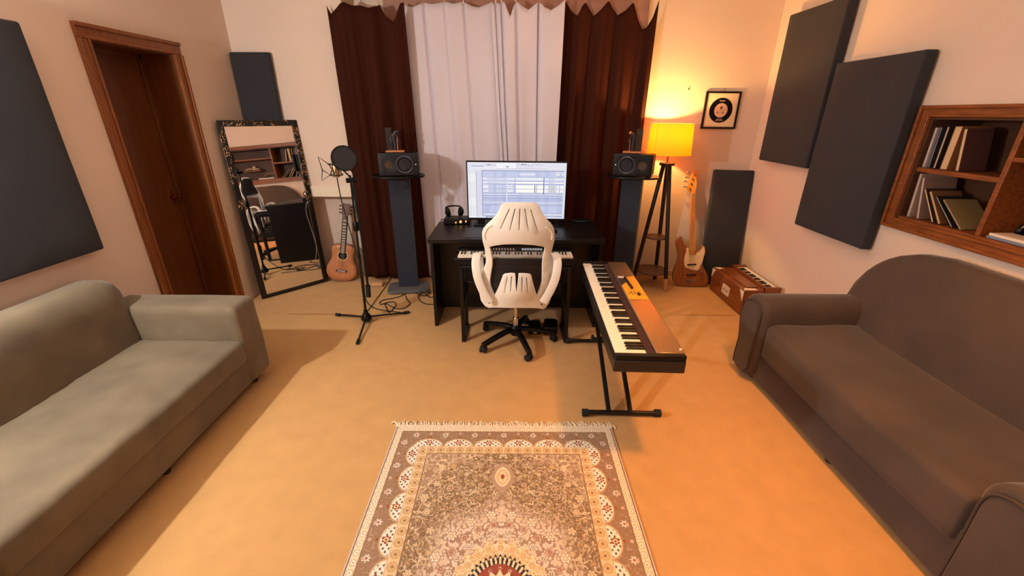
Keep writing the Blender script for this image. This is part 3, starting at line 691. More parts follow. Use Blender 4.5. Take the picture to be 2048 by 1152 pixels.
# moulded ridges near the shoulders
for pts in ([(195,385),(188,340),(205,290),(235,255),(265,240)],[(835,390),(842,340),(825,295),(800,272),(775,262)]):
    P=[cfn(*cpx(*p))+Vector((0,-.010,0)) for p in pts]; M().tube(P,.006,8,smooth=2).build('shoulder_ridge',MWHITE,ch)
for p in ((166,857),(230,1006),(813,873),(738,1018)):
    c=cfn(*cpx(*p)); M().cyl(c+Vector((0,-.014,0)),c+Vector((0,-.006,0)),.005,n=10).build('screw',MSLOT,ch)
# arm loops
for s_ in (-1,1):
    P=[(s_*.185,-.215,.425),(s_*.225,-.215,.50),(s_*.262,-.205,.60),(s_*.275,-.175,.685),(s_*.272,-.135,.722),(s_*.267,-.085,.728),(s_*.262,-.045,.70),(s_*.258,-.032,.62),(s_*.240,-.045,.52),(s_*.20,-.06,.455)]
    M().tube(P,.02,12,smooth=2,flat=(Vector((1,0,.0)),.029,.011)).build('armrest',MWHITE,ch)
softbox((-.205,-.135,.40),(.205,.185,.48),.035,.035,.06,nz=.004).build('seat_cushion',MMESH,ch,weld=True)
M().prism([(-.21,.41),(-.20,.375),(-.10,.352),(.10,.352),(.20,.375),(.21,.41)],-.12,.15).build('seat_pan',MPLAST,ch,bevel=.008)
M().box((-.08,-.10,.325),(.08,.10,.355)).build('tilt_mechanism',MBLACKM,ch,bevel=.005)
M().cyl((0,0,.17),(0,0,.33),.015,n=20).cyl((0,0,.10),(0,0,.20),.023,n=20).build('gas_column',MCHROME,ch)
M().lathe([(.03,.055),(.045,.07),(.045,.125),(.032,.14),(.0,.142)],24).build('hub',MPLAST,ch)
for k in range(5):
    a=math.radians(217+72*k); c,s_=math.cos(a),math.sin(a); R2=Matrix.Rotation(a,4,'Z')
    m=M(); prof=[(.03,.125,.026),(.10,.122,.025),(.18,.108,.023),(.26,.09,.021),(.305,.078,.020)]
    vs=[]
    for x,z,w2 in prof: vs+=[(x,-w2,z-.032+(.305-x)*.02),(x,w2,z-.032+(.305-x)*.02),(x,w2*.75,z),(x,-w2*.75,z)]
    fs=[(i*4+j,(i+1)*4+j,(i+1)*4+(j+1)%4,i*4+(j+1)%4) for i in range(4) for j in range(4)]+[(0,1,2,3),(19,18,17,16)]
    m.add(vs,fs,R2); lg=m.build('base_arm',MPLAST,ch,bevel=.005)
    T=R2@Matrix.Translation((.30,0,.026))@Matrix.Rotation(.6,4,'Z')
    cs=M().cyl((-.02,-.012,0),(-.02,.012,0),.001,n=6).build('caster',MPLAST,ch)
    mm=M().cyl((-.008,-.022,0),(-.008,-.006,0),.025,n=20,T=T).cyl((-.008,.006,0),(-.008,.022,0),.025,n=20,T=T).cyl((0,0,.0),(0,0,.04),.006,n=10,T=T).box((-.022,-.006,-.01),(.012,.006,.028),T)
    ob=mm.build('caster',MRUB,lg); bpy.data.objects.remove(cs)
# foot pedal and black box under the desk
fp=empty('foot_pedal',(.185,3.02,0),0,'small black foot pedal with a white triangle mark on the floor under the keyboard','pedal')
M().prism([(-.05,0),(.05,0),(.05,.03),(.045,.05),(-.045,.05),(-.05,.03)],-.06,.10).build('housing',MPLAST,fp,bevel=.006)
M().add([(-.015,-.0615,.012),(.015,-.0615,.012),(.002,-.0615,.040)],[(0,1,2)]).build('triangle_mark',MHWHITE,fp,smooth=False)
f2=empty('foot_switch',(.312,3.03,0),-.1,'rounded black foot switch with a pale label on the floor by the stand leg','pedal')
softbox((-.055,-.09,0),(.055,.09,.075),.02,.025,.05).build('housing',MPLAST,f2,weld=True); M().box((-.02,-.0915,.030),(.02,-.0895,.040)).build('pale_label',MHWHITE,f2)
# ------------------------------------------------------------------ speaker stands, speakers, statuettes
def speaker_stand(x,y,rz,label,tx=0):
    t=empty('speaker_stand',(x,y,0),rz,label,'speaker stand','speaker stands')
    softbox((-.20,-.19,0),(.20,.085,.035),(.06,.06,.008),(.06,.06,.01),.06).build('base_plate',mat('stand_base_grey',(98,96,98),.7,var=.2,vscale=14),t,weld=True)
    M().box((-.0875,-.075,.035),(.0875,.075,1.092)).build('column',MNAVY,t,bevel=.004)
    M().box((-.0900,-.077,.035),(-.0872,.077,1.092)).box((.0872,-.077,.035),(.09,.077,1.092)).build('edge_strip',mat('stand_edge',(66,70,86),.6),t)
    out=smoothpoly([(-.245,-.10),(-.15,-.185),(0,-.20),(.15,-.185),(.245,-.10),(.20,.09),(-.20,.09)],1)
    m=M(); m.prism(out,0,.018,Matrix(((1,0,0,0),(0,0,1,0),(0,1,0,0),(0,0,0,1)))); m.v=[(v[0],v[1],v[2]+1.092) for v in m.v]
    # prism gives x, depth(y)->z after the swap
    m.build('top_plate',MBLACK,t,bevel=.003)
    return t
def speaker(x,y,z,rz,side,label):
    t=empty('monitor_speaker',(x,y,z),rz,label,'speaker','studio monitor speakers')
    M().box((-.165,-.070,.012),(.165,.11,.19)).build('cabinet',MPLAST,t,bevel=.006)
    wx=.05*side; tx=-.085*side
    circ=lambda cx_,cz_,rr_,n_: [(cx_+rr_*math.cos(2*PI*i/n_),cz_+rr_*math.sin(2*PI*i/n_)) for i in range(n_)]
    cr_=[]
    for (cx_,cz_,a0) in ((.155,.182,0),(-.155,.182,90),(-.155,.020,180),(.155,.020,270)): cr_+=[(cx_+.012*math.cos(math.radians(a0+q)),cz_+.012*math.sin(math.radians(a0+q))) for q in (0,30,60,90)]
    plate(cr_,[circ(wx,.10,.064,32),circ(tx,.10,.030,24)],.05,lambda a,b:Vector((a,-.099,b)),.018,'baffle',mat('baffle_grey',(26,29,38),.5,spec=.3) if side>0 else mat('baffle_black',(9,10,12),.5,spec=.25),t,bevel=.003)
    T=Matrix.Translation((wx,-.108,.10))@Matrix.Rotation(PI/2,4,'X')
    M().lathe([(.074,-.002),(.074,.004),(.069,.007),(.063,.004),(.062,-.004),(.074,-.004),(.074,-.002)],36,T).build('woofer_ring',mat('ring_grey',(95,98,116),.3,.6),t)
    M().lathe([(.063,-.002),(.058,.003),(.052,.003),(.047,-.004),(.022,-.024),(.019,-.020),(.010,-.013),(0,-.011)],36,T).build('woofer_cone',mat('cone_black',(8,8,9),.25),t)
    T=Matrix.Translation((tx,-.108,.10))@Matrix.Rotation(PI/2,4,'X')
    M().lathe([(.036,-.001),(.036,.002),(.029,.002),(.016,-.008),(.013,-.006),(.008,.000),(0,.002)],28,T).build('tweeter',mat('tweeter_bronze',(70,55,45),.35,.4),t)
    M().cyl((.145*side,-.108,.10),(.145*side,-.111,.10),.004,n=10).build('led',mat('led_white',(255,245,220),.4,emit=((255,245,220),1.0)),t)
    for sx in (-.13,.13): M().cyl((sx,-.07,0),(sx,-.07,.012),.012,n=10).build('foot',MRUB,t); 
    for sx in (-.13,.13): M().cyl((sx,.08,0),(sx,.08,.012),.012,n=10).build('foot',MRUB,t)
    return t
speaker_stand(-1.035,3.94,math.radians(9),'dark grey column speaker stand left of the desk on a rounded base')
speaker_stand(1.115,4.0,math.radians(-22),'dark blue-grey column speaker stand right of the desk beside the floor lamp')
speaker(-1.00,3.865,1.112,math.radians(9),1,'black studio monitor speaker lying on the left stand, woofer towards the desk')
speaker(1.085,3.91,1.112,math.radians(-24),-1,'dark grey studio monitor speaker lying on the right stand beside the lamp shade')
def statuette(x,y,z,rz,side,label):
    t=empty('statuette',(x,y,z),rz,label,'statuette','stooping figure statuettes on the speakers')
    MS=mat('statuette_dark',(44,44,54),.45); MT=mat('statuette_wood',(205,130,80),.5)
    M().box((-.078,-.04,0),(.078,.04,.014)).build('base',MT,t,bevel=.003)
    M().box((side*.02 if side>0 else -.075,.026,.014),(.075 if side>0 else side*.02+.0,.036,.20)).build('back_plate',MEB,t,bevel=.002)
    M().box((-.004,.025,.014),(-.0,.037,.20)).build('plate_edge',MT,t) if False else None
    f=-side
    body=[(.0,0,.014),(.002*f,0,.07),(-.004*f,0,.12),(.006*f,-.004,.155),(.022*f,-.008,.168)]
    M().tube(body,[.013,.013,.015,.016,.012,.010,.010],10,smooth=1).build('body',MS,t)
    M().sphere((.030*f,-.010,.168),.013,12,sc=(1,1,1.15)).build('head',MS if side<0 else MT,t)
    M().tube([(.008*f,-.012,.152),(.030*f,-.020,.125),(.036*f,-.022,.09)],.0048,8,smooth=1).build('arm',MS,t)
    M().tube([(-.010*f,-.004,.145),(-.030*f,-.006,.12),(-.022*f,-.010,.085)],.0048,8,smooth=1).build('arm',MS,t)
    M().tube([(.024*f,-.015,.014),(.026*f,-.015,.13)],.003,6,smooth=0).build('staff',MT,t)
    return t
statuette(-1.03,3.87,1.306,math.radians(9),-1,'dark stooping figure statuette with back plate and tan base on the left speaker')
statuette(1.06,3.94,1.306,math.radians(-20),1,'dark standing figure statuette with copper staff on the right speaker by the lamp')
# ------------------------------------------------------------------ microphone stand
st=empty('microphone_stand',(-1.21,3.15,0),0,'black tripod microphone stand with folded boom in front of the left speaker stand','microphone stand')
for tip in ((-.293,.12),(.30,.175),(.045,-.355)):
    M().tube([(tip[0]*.08,tip[1]*.08,.05),(tip[0],tip[1],.012)],.0085,8,smooth=0).build('leg',MBLACKM,st)
    l=st.children[-1]; M().tube([(tip[0]*.90,tip[1]*.90,.016),(tip[0]*1.04,tip[1]*1.04,.012)],.014,8,smooth=0).build('rubber_foot',MRUB,l)
M().lathe([(.028,.02),(.042,.03),(.044,.05),(.030,.075),(.018,.095),(.014,.12)],20).build('hub',MPLAST,st)
tl=Vector((.025,0,1.20))
M().tube([(0,0,.08),tuple(tl*.5)],.0105,10,smooth=0).build('lower_tube',MBLACKM,st)
M().tube([tuple(tl*.45),tuple(tl)],.0075,10,smooth=0).build('upper_tube',MBLACKM,st)
M().lathe([(.018,-.03),(.022,-.02),(.022,.03),(.016,.04)],14,Matrix.Translation(tl*.68)).build('height_clutch',MPLAST,st)
M().tube([(.04,-.01,1.16),(.055,-.01,.75),(.05,-.01,.30)],.010,10,smooth=0).build('boom_arm',MBLACKM,st)
M().cyl((.045,-.01,.24),(.05,-.01,.34),.020,n=14).build('counterweight',MRUB,st)
M().cyl((.0,-.02,1.165),(.06,.02,1.165),.018,n=14).build('boom_clutch',MPLAST,st)
mc=empty('condenser_microphone',(-1.275,3.13,1.185),0,'gold condenser microphone in a black spider shock mount behind the pop filter','microphone')
M().lathe([(0,0),(.022,.004),(.024,.02),(.024,.10),(.020,.115),(.010,.122),(0,.124)],18,Matrix.Translation((0,0,0))).build('body',mat('mic_gold',(190,160,125),.35,.6),mc)
m=M()
for z,r in ((.02,.045),(.095,.045)): m.tube([(r*math.cos(a),r*math.sin(a),z) for a in [2*PI*i/16 for i in range(16)]],.0035,6,closed=True,smooth=0)
for k in range(8):
    a=2*PI*k/8; m.tube([(.045*math.cos(a),.045*math.sin(a),.02+(.075 if k%2 else 0)),(.026*math.cos(a+.4),.026*math.sin(a+.4),.06),(.045*math.cos(a+.8),.045*math.sin(a+.8),.095-(.075 if k%2 else 0))],.0022,5,smooth=0)
m.build('shock_mount',MPLAST,mc)
M().tube([(-.045,0,.095),(-.11,-.005,.145),(-.095,-.005,.055),(-.11,-.005,-.02),(-.045,0,.02),(-.095,-.005,.055)],.0035,6,smooth=0).build('spider_bracket',MPLAST,mc)
M().tube([(.045,0,.06),(.08,.01,.02),(.10,.02,-.02)],.006,8).build('mount_arm',MBLACKM,mc)
pf=empty('pop_filter',(-1.185,3.08,1.325),math.radians(14),'round black mesh pop filter in front of the microphone','pop filter')
M().tube([(.082*math.cos(a),0,.082*math.sin(a)) for a in [2*PI*i/40 for i in range(40)]],.006,8,closed=True,smooth=0).build('rim',MPLAST,pf)
M().cyl((0,-.0025,0),(0,.0025,0),.080,n=40).build('mesh_screen',mat('nylon_mesh',(30,26,27),.85,bump=.3,bscale=900),pf)
M().tube([(.03,.01,-.078),(.05,.035,-.12),(.03,.06,-.15),(.01,.055,-.175)],.005,8,smooth=2).build('gooseneck',MBLACKM,pf)
tag(M().tube([(-1.275,3.13,1.19),(-1.275,3.14,1.10),(-1.262,3.13,.98),(-1.215,3.11,.72),(-1.18,3.12,.45),(-1.215,3.2,.20),(-1.20,3.33,.05),(-1.08,3.36,.006),(-.98,3.34,.006)],.0042,6,smooth=2).build('cable',MRUB),'black microphone cable hanging from the condenser microphone down to the floor','cable')
def fpx(L,z=.006): return [tuple(on_plane(x,y,(0,0,z),(0,0,1))) for x,y in L]
def z4(X,Y): return (700+X/5.76,480+Y/5.76)
c1=fpx([z4(*p) for p in [(940,612),(880,600),(800,590),(720,600),(640,620),(560,655),(470,675),(390,690),(340,720),(360,742),(420,722),(500,712),(528,740),(500,790),(450,835),(425,790),(400,730),(450,750),(520,785),(600,790),(660,765),(690,730),(660,690),(638,640)]])
tag(M().tube(c1,.0042,6,smooth=2).build('cable',MRUB),'black cable coiled in loops on the floor in front of the left speaker stand','cable')
c2=fpx([z4(*p) for p in [(960,740),(880,738),(820,710),(790,670),(800,630),(860,612),(920,660),(980,640)]])
tag(M().tube(c2,.0042,6,smooth=2).build('cable',MRUB),'black cable looping on the floor beside the desk side panel','cable')
c3=fpx([z4(*p) for p in [(200,820),(260,740),(340,630),(420,520),(470,440),(492,405)]],.008)
tag(M().tube(c3,.0038,6,smooth=1).build('cable',MRUB),'straight thin black cable running from the microphone stand base to the curtain','cable')
c4=fpx([z4(*p) for p in [(760,560),(820,600),(880,560),(930,590),(870,640),(780,620),(740,590),(820,570),(900,610)]],.012)
tag(M().tube(c4,.0042,6,smooth=2).build('cable',MRUB),'tangled black cable lying around the foot of the left speaker stand','cable')
ps=empty('power_strip',(-.69,4.03,0),.35,'white power strip on the floor between speaker stand and desk','power strip')
M().box((-.13,-.028,0),(.13,.028,.032)).build('case',MHWHITE,ps,bevel=.006)
for k in range(4): M().cyl((-.09+k*.055,0,.032),(-.09+k*.055,0,.034),.018,n=16).build('socket',mat('socket_grey',(120,115,110),.6) if k==0 else bpy.data.materials['socket_grey'],ps)
tag(softbox((-1.42,3.93,.0),(-1.30,4.02,.04),.02,.025,.03,nz=.01,ns=12).build('cloth_bundle',mat('tan_cloth',(205,160,115),.9),weld=True),'small crumpled tan cloth on the floor in front of the left brown curtain','cloth')
# ------------------------------------------------------------------ acoustic guitar
def frame_from(base,top,facing):
    """matrix with z from base to top and -y towards facing"""
    z=(Vector(top)-Vector(base)).normalized(); f=Vector(facing); y=-(f-z*f.dot(z)).normalized(); x=y.cross(z)
    return Matrix(((x.x,y.x,z.x,base[0]),(x.y,y.y,z.y,base[1]),(x.z,y.z,z.z,base[2]),(0,0,0,1)))
gt=empty('acoustic_guitar',(0,0,0),0,'small tan acoustic guitar leaning under the window ledge beside the mirror','guitar')
gt.matrix_world=frame_from((-1.772,4.062,.004),(-1.655,4.205,.80),(.15,-1,0))
def gx(t): # half width of body along height 0..0.39
    P=[(0,0),(.006,.055),(.02,.095),(.05,.132),(.09,.150),(.13,.150),(.17,.138),(.21,.118),(.245,.104),(.28,.102),(.32,.110),(.35,.112),(.375,.098),(.39,.065),(.395,0)]
    return P
hp_=[(x,z) for z,x in gx(0)]; outl=smoothpoly([(x,z) for x,z in hp_]+[(-x,z) for x,z in hp_[::-1][1:-1]],1)
M().prism(outl,0,.075).build('body',MGSIDE,gt,bevel=.004)
hole_c=[(.040*math.cos(2*PI*i/24),.275+.040*math.sin(2*PI*i/24)) for i in range(24)]
plate([(x*.985,z*.985+.003) for x,z in outl],[],.05,lambda a,b:Vector((a,-.0025,b)),.004,'soundboard',MGTOP,gt)
M().tube([(.048*math.cos(a),-.005,.275+.048*math.sin(a)) for a in [2*PI*i/32 for i in range(32)]],.0035,6,closed=True,smooth=0).build('rosette',MPG,gt)
M().cyl((0,-.0046,.275),(0,-.0062,.275),.042,n=28).build('sound_hole',MSLOT,gt)
M().box((-.055,-.012,.105),(.055,-.004,.125)).build('bridge',MNECK,gt,bevel=.002)
M().box((-.038,-.015,.112),(.038,-.012,.119)).build('saddle',MHWHITE,gt)
M().box((-.026,-.014,.30),(.026,.012,.675)).build('neck',MNECK,gt,bevel=.004)
nk=gt.children[-1]
for k in range(14):
    z=.66-.66*(1-2**(-(k+1)/12))*.98; M().box((-.016,-.0165,z+.004),(.016,-.014,z+.012)).build('fret',MHWHITE,nk)
hd=M().prism([(-.026,.675),(.026,.675),(.036,.70),(.037,.79),(.026,.805),(.010,.798),(0,.80),(-.010,.798),(-.026,.805),(-.037,.79),(-.036,.70)],-.006,.014).build('headstock',MGHEAD,gt,bevel=.002)
for s_ in (-1,1):
    for k in range(3): M().cyl((s_*.034,.004,.705+k*.034),(s_*.052,.004,.705+k*.034),.004,n=8).sphere((s_*.056,.004,.705+k*.034),.008,8).build('tuning_peg',MPLAST,hd)
m=M()
for k in range(6): m.cyl((-.015+k*.006,-.0165,.118),(-.015+k*.006,-.0165,.69),.0007,n=4)
m.build('strings',MSTRING,gt)
# ------------------------------------------------------------------ bass guitar
BB=Vector((1.815,3.985,.0)); BT=Vector((1.745,4.285,1.16)); bd=(BT-BB).normalized(); bf=Vector((-.05,-1,0)); by=-(bf-bd*bf.dot(bd)).normalized(); bx_=by.cross(bd)
bsx=empty('bass_guitar',(0,0,0),0,'natural wood four-string bass guitar with cream pickguard leaning against the back wall','guitar')
bsx.matrix_world=Matrix(((bx_.x,by.x,bd.x,BB.x),(bx_.y,by.y,bd.y,BB.y),(bx_.z,by.z,bd.z,BB.z+.003),(0,0,0,1)))
def bpx(X,Y):
    p=on_plane(1340+X/3.717,330+Y/3.717,BB,by)-BB; return (p.dot(bx_),p.dot(bd))
bo=smoothpoly([bpx(*p) for p in [(137,622),(115,610),(98,585),(90,552),(80,543),(62,555),(47,580),(50,620),(62,660),(65,700),(52,740),(30,790),(20,840),(28,880),(55,905),(110,917),(180,920),(240,917),(280,900),(288,870),(280,830),(258,790),(240,755),(243,715),(258,690),(266,660),(262,630),(250,610),(238,612),(232,635),(215,655),(190,665),(186,690),(140,690)]],1)
zmin=min(p[1] for p in bo); 
M().prism([(x,z-zmin) for x,z in bo],0,.042).build('body',MBBODY,bsx,bevel=.007,seg=3)
def bq(L): return [(p[0],p[1]-zmin) for p in (bpx(*q) for q in L)]
M().prism(smoothpoly(bq([(118,632),(137,628),(140,684),(190,684),(192,672),(215,662),(236,640),(245,617),(256,632),(257,660),(248,702),(238,742),(224,762),(214,792),(200,800),(150,790),(110,775),(103,740),(108,690),(122,655)]),1),-.0035,0).build('pickguard',MPG,bsx)
M().prism(bq([(140,682),(186,682),(184,222),(155,222)]),-.014,.012).build('neck',MBNECK,bsx,bevel=.004)
nk=bsx.children[-1]; zt=bq([(170,222)])[0][1]; z0n=bq([(160,682)])[0][1]
for k in range(20):
    z=z0n+(zt-z0n)*(1-(1-2**(-(k+1)/12))*1.40)
    if z<z0n: break
    xm=np.interp(z,[z0n,zt],[bq([(163,682)])[0][0],bq([(169.5,222)])[0][0]])
    M().box((xm-.022,-.0150,z-.0008),(xm+.022,-.0138,z+.0008)).build('fret',MSTRING,nk)
hd=M().prism(smoothpoly(bq([(155,226),(132,206),(128,182),(140,150),(150,112),(162,76),(180,55),(205,60),(206,90),(195,112),(199,160),(190,200),(184,226)]),1),-.006,.010).build('headstock',MBNECK,bsx,bevel=.002)
for (px_,py_),(tx_,ty_) in zip([(182,88),(165,120),(155,155),(145,192)],[(135,70),(120,105),(112,135),(103,175)]):
    a=bq([(px_,py_)])[0]; b=bq([(tx_,ty_)])[0]
    M().cyl((a[0],-.006,a[1]),(a[0],-.02,a[1]),.009,n=12).tube([(a[0],.012,a[1]),(b[0]+.012,.012,b[1])],.004,6,smooth=0).sphere((b[0],.012,b[1]),.014,10,sc=(.9,.35,.7)).build('tuning_peg',MSTRING,hd)
for (x0_,y0_,x1_,y1_) in ((125,748,193,762),(120,824,192,838)):
    a=bq([(x0_,y1_)])[0]; b=bq([(x1_,y0_)])[0]; M().box((a[0],-.012,a[1]),(b[0],0,b[1])).build('pickup',MEB,bsx,bevel=.003)
a=bq([(112,884)])[0]; b=bq([(186,864)])[0]; M().box((a[0],-.010,a[1]),(b[0],0,b[1])).build('bridge',MCHROME,bsx,bevel=.002)
for p in ((216,785),(228,806),(240,846)):
    a=bq([p])[0]; M().lathe([(.010,0),(.009,.014),(0,.015)],14,Matrix.Translation((a[0],-.002,a[1]))@Matrix.Rotation(PI/2,4,'X')).build('knob',MCHROME,bsx)
m=M()
for k in range(4):
    a=bq([(132+k*12,872)])[0]; b=bq([(160+k*6.5,224)])[0]; m.tube([(a[0],-.016,a[1]),(b[0],-.017,b[1])],.001,4,smooth=0)
m.build('strings',MSTRING,bsx)
# ------------------------------------------------------------------ harmonium
hm=empty('harmonium',(2.14,3.64,0),0,'reddish-brown wooden harmonium on the floor between the leaning panel and right sofa','harmonium')
M().box((-.135,-.30,.02),(.15,.30,.20)).build('body',MHARM,hm,bevel=.006)
M().box((-.145,-.31,0),(.165,.31,.022)).build('base_board',MHARM,hm,bevel=.004)
M().box((-.150,-.305,.022),(-.136,.305,.235)).build('bellows_board',MHARM,hm,bevel=.005)
m=M()
for k in range(5): m.box((-.1355,-.285,.05+k*.034),(-.128,-.3005,.066+k*.034)); 
M().box((-.135,-.30,.20),(.03,.30,.235)).build('top_board',MHARM,hm,bevel=.005)
M().box((-.10,-.24,.2351),(.0,.24,.243)).build('lid_panel',MHARM,hm,bevel=.003)
M().box((.03,-.30,.20),(.045,.30,.262)).build('key_rail',MHARM,hm,bevel=.003)
for s_ in (-1,1): M().box((.03,s_*.292-.018,.20),(.165,s_*.292+.018,.262)).build('key_cheek',MHARM,hm,bevel=.006)
hk=empty('tmp',(0,0,0)); keys(hk,22,.54/22,.105,.065,0,hw=.012,hb=.022)
for o in list(hk.children):
    x=o.location.x; o.parent=hm; o.rotation_euler=(0,0,PI/2); o.location=(.155,-.27+x,.205+.03)
bpy.data.objects.remove(hk)
M().box((.045,-.27,.20),(.158,.27,.233)).build('key_bed',MHARM,hm)
pl=smoothpoly([(-.075,.075),(.055,.075),(.062,.09),(.055,.105),(.062,.12),(.055,.135),(.062,.15),(.05,.165),(-.075,.165),(-.082,.15),(-.075,.135),(-.082,.12),(-.075,.105),(-.082,.09)],1)
Tx=Matrix(((0,1,0,-.150),(1,0,0,0),(0,0,1,0),(0,0,0,1)))
M().prism(pl,-.004,.0,Tx).build('white_plate',MHWHITE,hm)
for cy in (-.035,.02):
    ht=[(cy+.018*math.sin(a)**3*1.0,.118+.016*math.cos(a)-.006*math.cos(2*a)) for a in [2*PI*i/20 for i in range(20)]]
    M().prism(ht,-.0055,-.004,Tx).build('heart_grille',mat('grille_grey',(178,160,152),.6) if cy<0 else bpy.data.materials['grille_grey'],hm)
for s_ in (-1,1):
    tri=[(s_*.303,.225),(s_*.235,.225),(s_*.262,.195),(s_*.288,.150),(s_*.303,.135)]
    M().prism(tri,-.003,.0,Tx).build('white_corner',MHWHITE,hm)
M().add([(-.148,.295,.2353),(-.09,.295,.2353),(-.05,.255,.2353),(-.12,.24,.2353)],[(0,1,2,3)]).add([(-.148,-.295,.2353),(-.12,-.24,.2353),(-.03,-.255,.2353),(-.03,-.295,.2353)],[(0,1,2,3)]).build('white_corner',MHWHITE,hm)
M().box((-.05,-.303,.09),(.05,-.300,.13)).build('end_plate',MHARM,hm); 
for x in (-.06,.02): M().lathe([(.008,0),(.006,.008),(.011,.016),(0,.020)],12,Matrix.Translation((x,-.30,.17))@Matrix.Rotation(PI/2,4,'X')).build('stop_knob',MHWHITE,hm)
# ------------------------------------------------------------------ floor lamp
LX,LY=1.425,4.05
la=empty('floor_lamp',(LX,LY,0),0,'floor lamp with a glowing yellow drum shade on a dark wooden tripod','lamp')
ft=[(.105,-.165),(.10,.165),(-.185,.0)]
for i,(x,y) in enumerate(ft):
    z0=.12 if i==0 else .0
    a=Vector((x,y,0)); b=Vector((x*.16,y*.16,1.195))
    lg=M().tube([tuple(a+(b-a)*(z0/1.195)),tuple(b)],.019,10,smooth=0).build('leg',MBRK,la)
    if i==0: M().tube([tuple(a+Vector((0,0,.004))),tuple(a+(b-a)*(.125/1.195))],.0205,10,smooth=0).build('tan_foot',MSOCK,lg)
M().cyl((0,0,1.19),(0,0,1.215),.068,n=28).build('top_disc',MBRK,la,bevel=.003)
M().cyl((-.005,0,.50),(-.005,0,.515),.105,n=28).build('shelf_disc',mat('lamp_shelf',(96,64,48),.4),la,bevel=.003)
M().cyl((-.005,0,.155),(-.005,0,.17),.160,n=28).build('shelf_disc',bpy.data.materials['lamp_shelf'],la,bevel=.003)
M().cyl((0,0,1.215),(0,0,1.42),.007,n=10).build('stem',MBRASS,la)
MSH=bpy.data.materials.new('linen_shade'); MSH.use_nodes=True; nt=MSH.node_tree; N=nt.nodes; L=nt.links; b=N['Principled BSDF']
b.inputs['Base Color'].default_value=(*lin((200,110,30)),1); b.inputs['Roughness'].default_value=.8
tl_=N.new('ShaderNodeBsdfTranslucent'); tl_.inputs[0].default_value=(*lin((255,160,20)),1); mx=N.new('ShaderNodeMixShader'); mx.inputs[0].default_value=.10
em=N.new('ShaderNodeEmission'); em.inputs[0].default_value=(*lin((255,142,2)),1); em.inputs[1].default_value=.62; ad=N.new('ShaderNodeAddShader')
L.new(b.outputs[0],mx.inputs[1]); L.new(tl_.outputs[0],mx.inputs[2]); L.new(mx.outputs[0],ad.inputs[0]); L.new(em.outputs[0],ad.inputs[1]); L.new(ad.outputs[0],N['Material Output'].inputs[0])
m=M(); n=56; vs=[]
for z,r in ((1.285,.195),(1.30,.1945),(1.535,.183),(1.55,.182)): vs+=[(r*math.cos(2*PI*i/n),r*math.sin(2*PI*i/n),z) for i in range(n)]
m.add(vs,[(j*n+i,j*n+(i+1)%n,(j+1)*n+(i+1)%n,(j+1)*n+i) for j in range(3) for i in range(n)])
shd=m.build('shade',MSH,la)
MTR=mat('shade_trim',(230,150,40),.7,emit=((240,150,20),.35))
for z,r in ((1.286,.196),(1.549,.183)): M().tube([(r*math.cos(2*PI*i/48),r*math.sin(2*PI*i/48),z) for i in range(48)],.0022,6,closed=True,smooth=0).build('hem',MTR,shd)
a=math.radians(212); M().tube([(.1965*math.cos(a),.1965*math.sin(a),1.286),(.184*math.cos(a),.184*math.sin(a),1.549)],.0015,5,smooth=0).build('seam',MTR,shd)
for k in range(3):
    a=2*PI*k/3; M().tube([(0,0,1.42),(.183*math.cos(a),.183*math.sin(a),1.50)],.002,5,smooth=0).build('spoke',MBRASS,la)
M().sphere((0,0,1.43),.022,16,sc=(1,1,1.2)).build('bulb',mat('bulb_glow',(255,220,160),.3,emit=((255,214,150),14)),la)
lamp('floor_lamp_light','POINT',(LX,LY,1.465),44,(1,.56,.15),.03)
# ------------------------------------------------------------------ framed record
fm=empty('framed_record',(1.955,YB,1.665),0,'black framed vinyl record hanging on the back wall above the bass guitar','picture')
for a,b in (((-.163,-.022,-.163),(-.146,-.001,.163)),((.146,-.022,-.163),(.163,-.001,.163)),((-.146,-.022,-.163),(.146,-.001,-.146)),((-.146,-.022,.146),(.146,-.001,.163))): M().box(a,b).build('frame_rail',MEB,fm,bevel=.002)
M().box((-.147,-.010,-.147),(.147,-.002,.147)).build('mount_board',mat('cream_board',(250,226,190),.6),fm)
M().cyl((0,-.0105,0),(0,-.0125,0),.108,n=48).build('record',mat('vinyl',(12,12,12),.3),fm)
M().cyl((0,-.0126,0),(0,-.0136,0),.062,n=40).build('record_label',mat('peach_label',(235,195,165),.6),fm)
MK=mat('label_print',(110,88,74),.7)
m=M().cyl((0,-.0137,.022),(0,-.0142,.022),.013,n=16); m.build('print_mark',MK,fm)
M().cyl((-.028,-.0137,-.020),(-.028,-.0142,-.020),.007,n=12).cyl((.020,-.0137,-.020),(.020,-.0142,-.020),.007,n=12).build('print_mark',mat('label_print_red',(150,70,55),.7),fm)
m=M()
for k in range(7): m.box((-.026+k*.0075,-.0132,.077),(-.0205+k*.0075,-.0126,.087))
for k in range(7): m.box((-.030+k*.0085,-.0132,-.079),(-.024+k*.0085,-.0126,-.072))
for k in range(8): m.box((-.034+k*.0085,-.0132,-.092),(-.0275+k*.0085,-.0126,-.084))
m.build('caption',mat('caption_print',(205,165,145),.7),fm)
M().tube([(0,-.004,.163),(.006,-.012,.19)],.0018,6,smooth=0).build('nail',MFOOT,fm)
tag(M().cyl((1.625,YB,1.845),(1.625,YB-.012,1.845),.004,n=8).cyl((1.625,YB-.012,1.845),(1.625,YB-.014,1.845),.0065,n=10).build('wall_nail',MFOOT),'small dark nail in the back wall left of the framed record','nail')
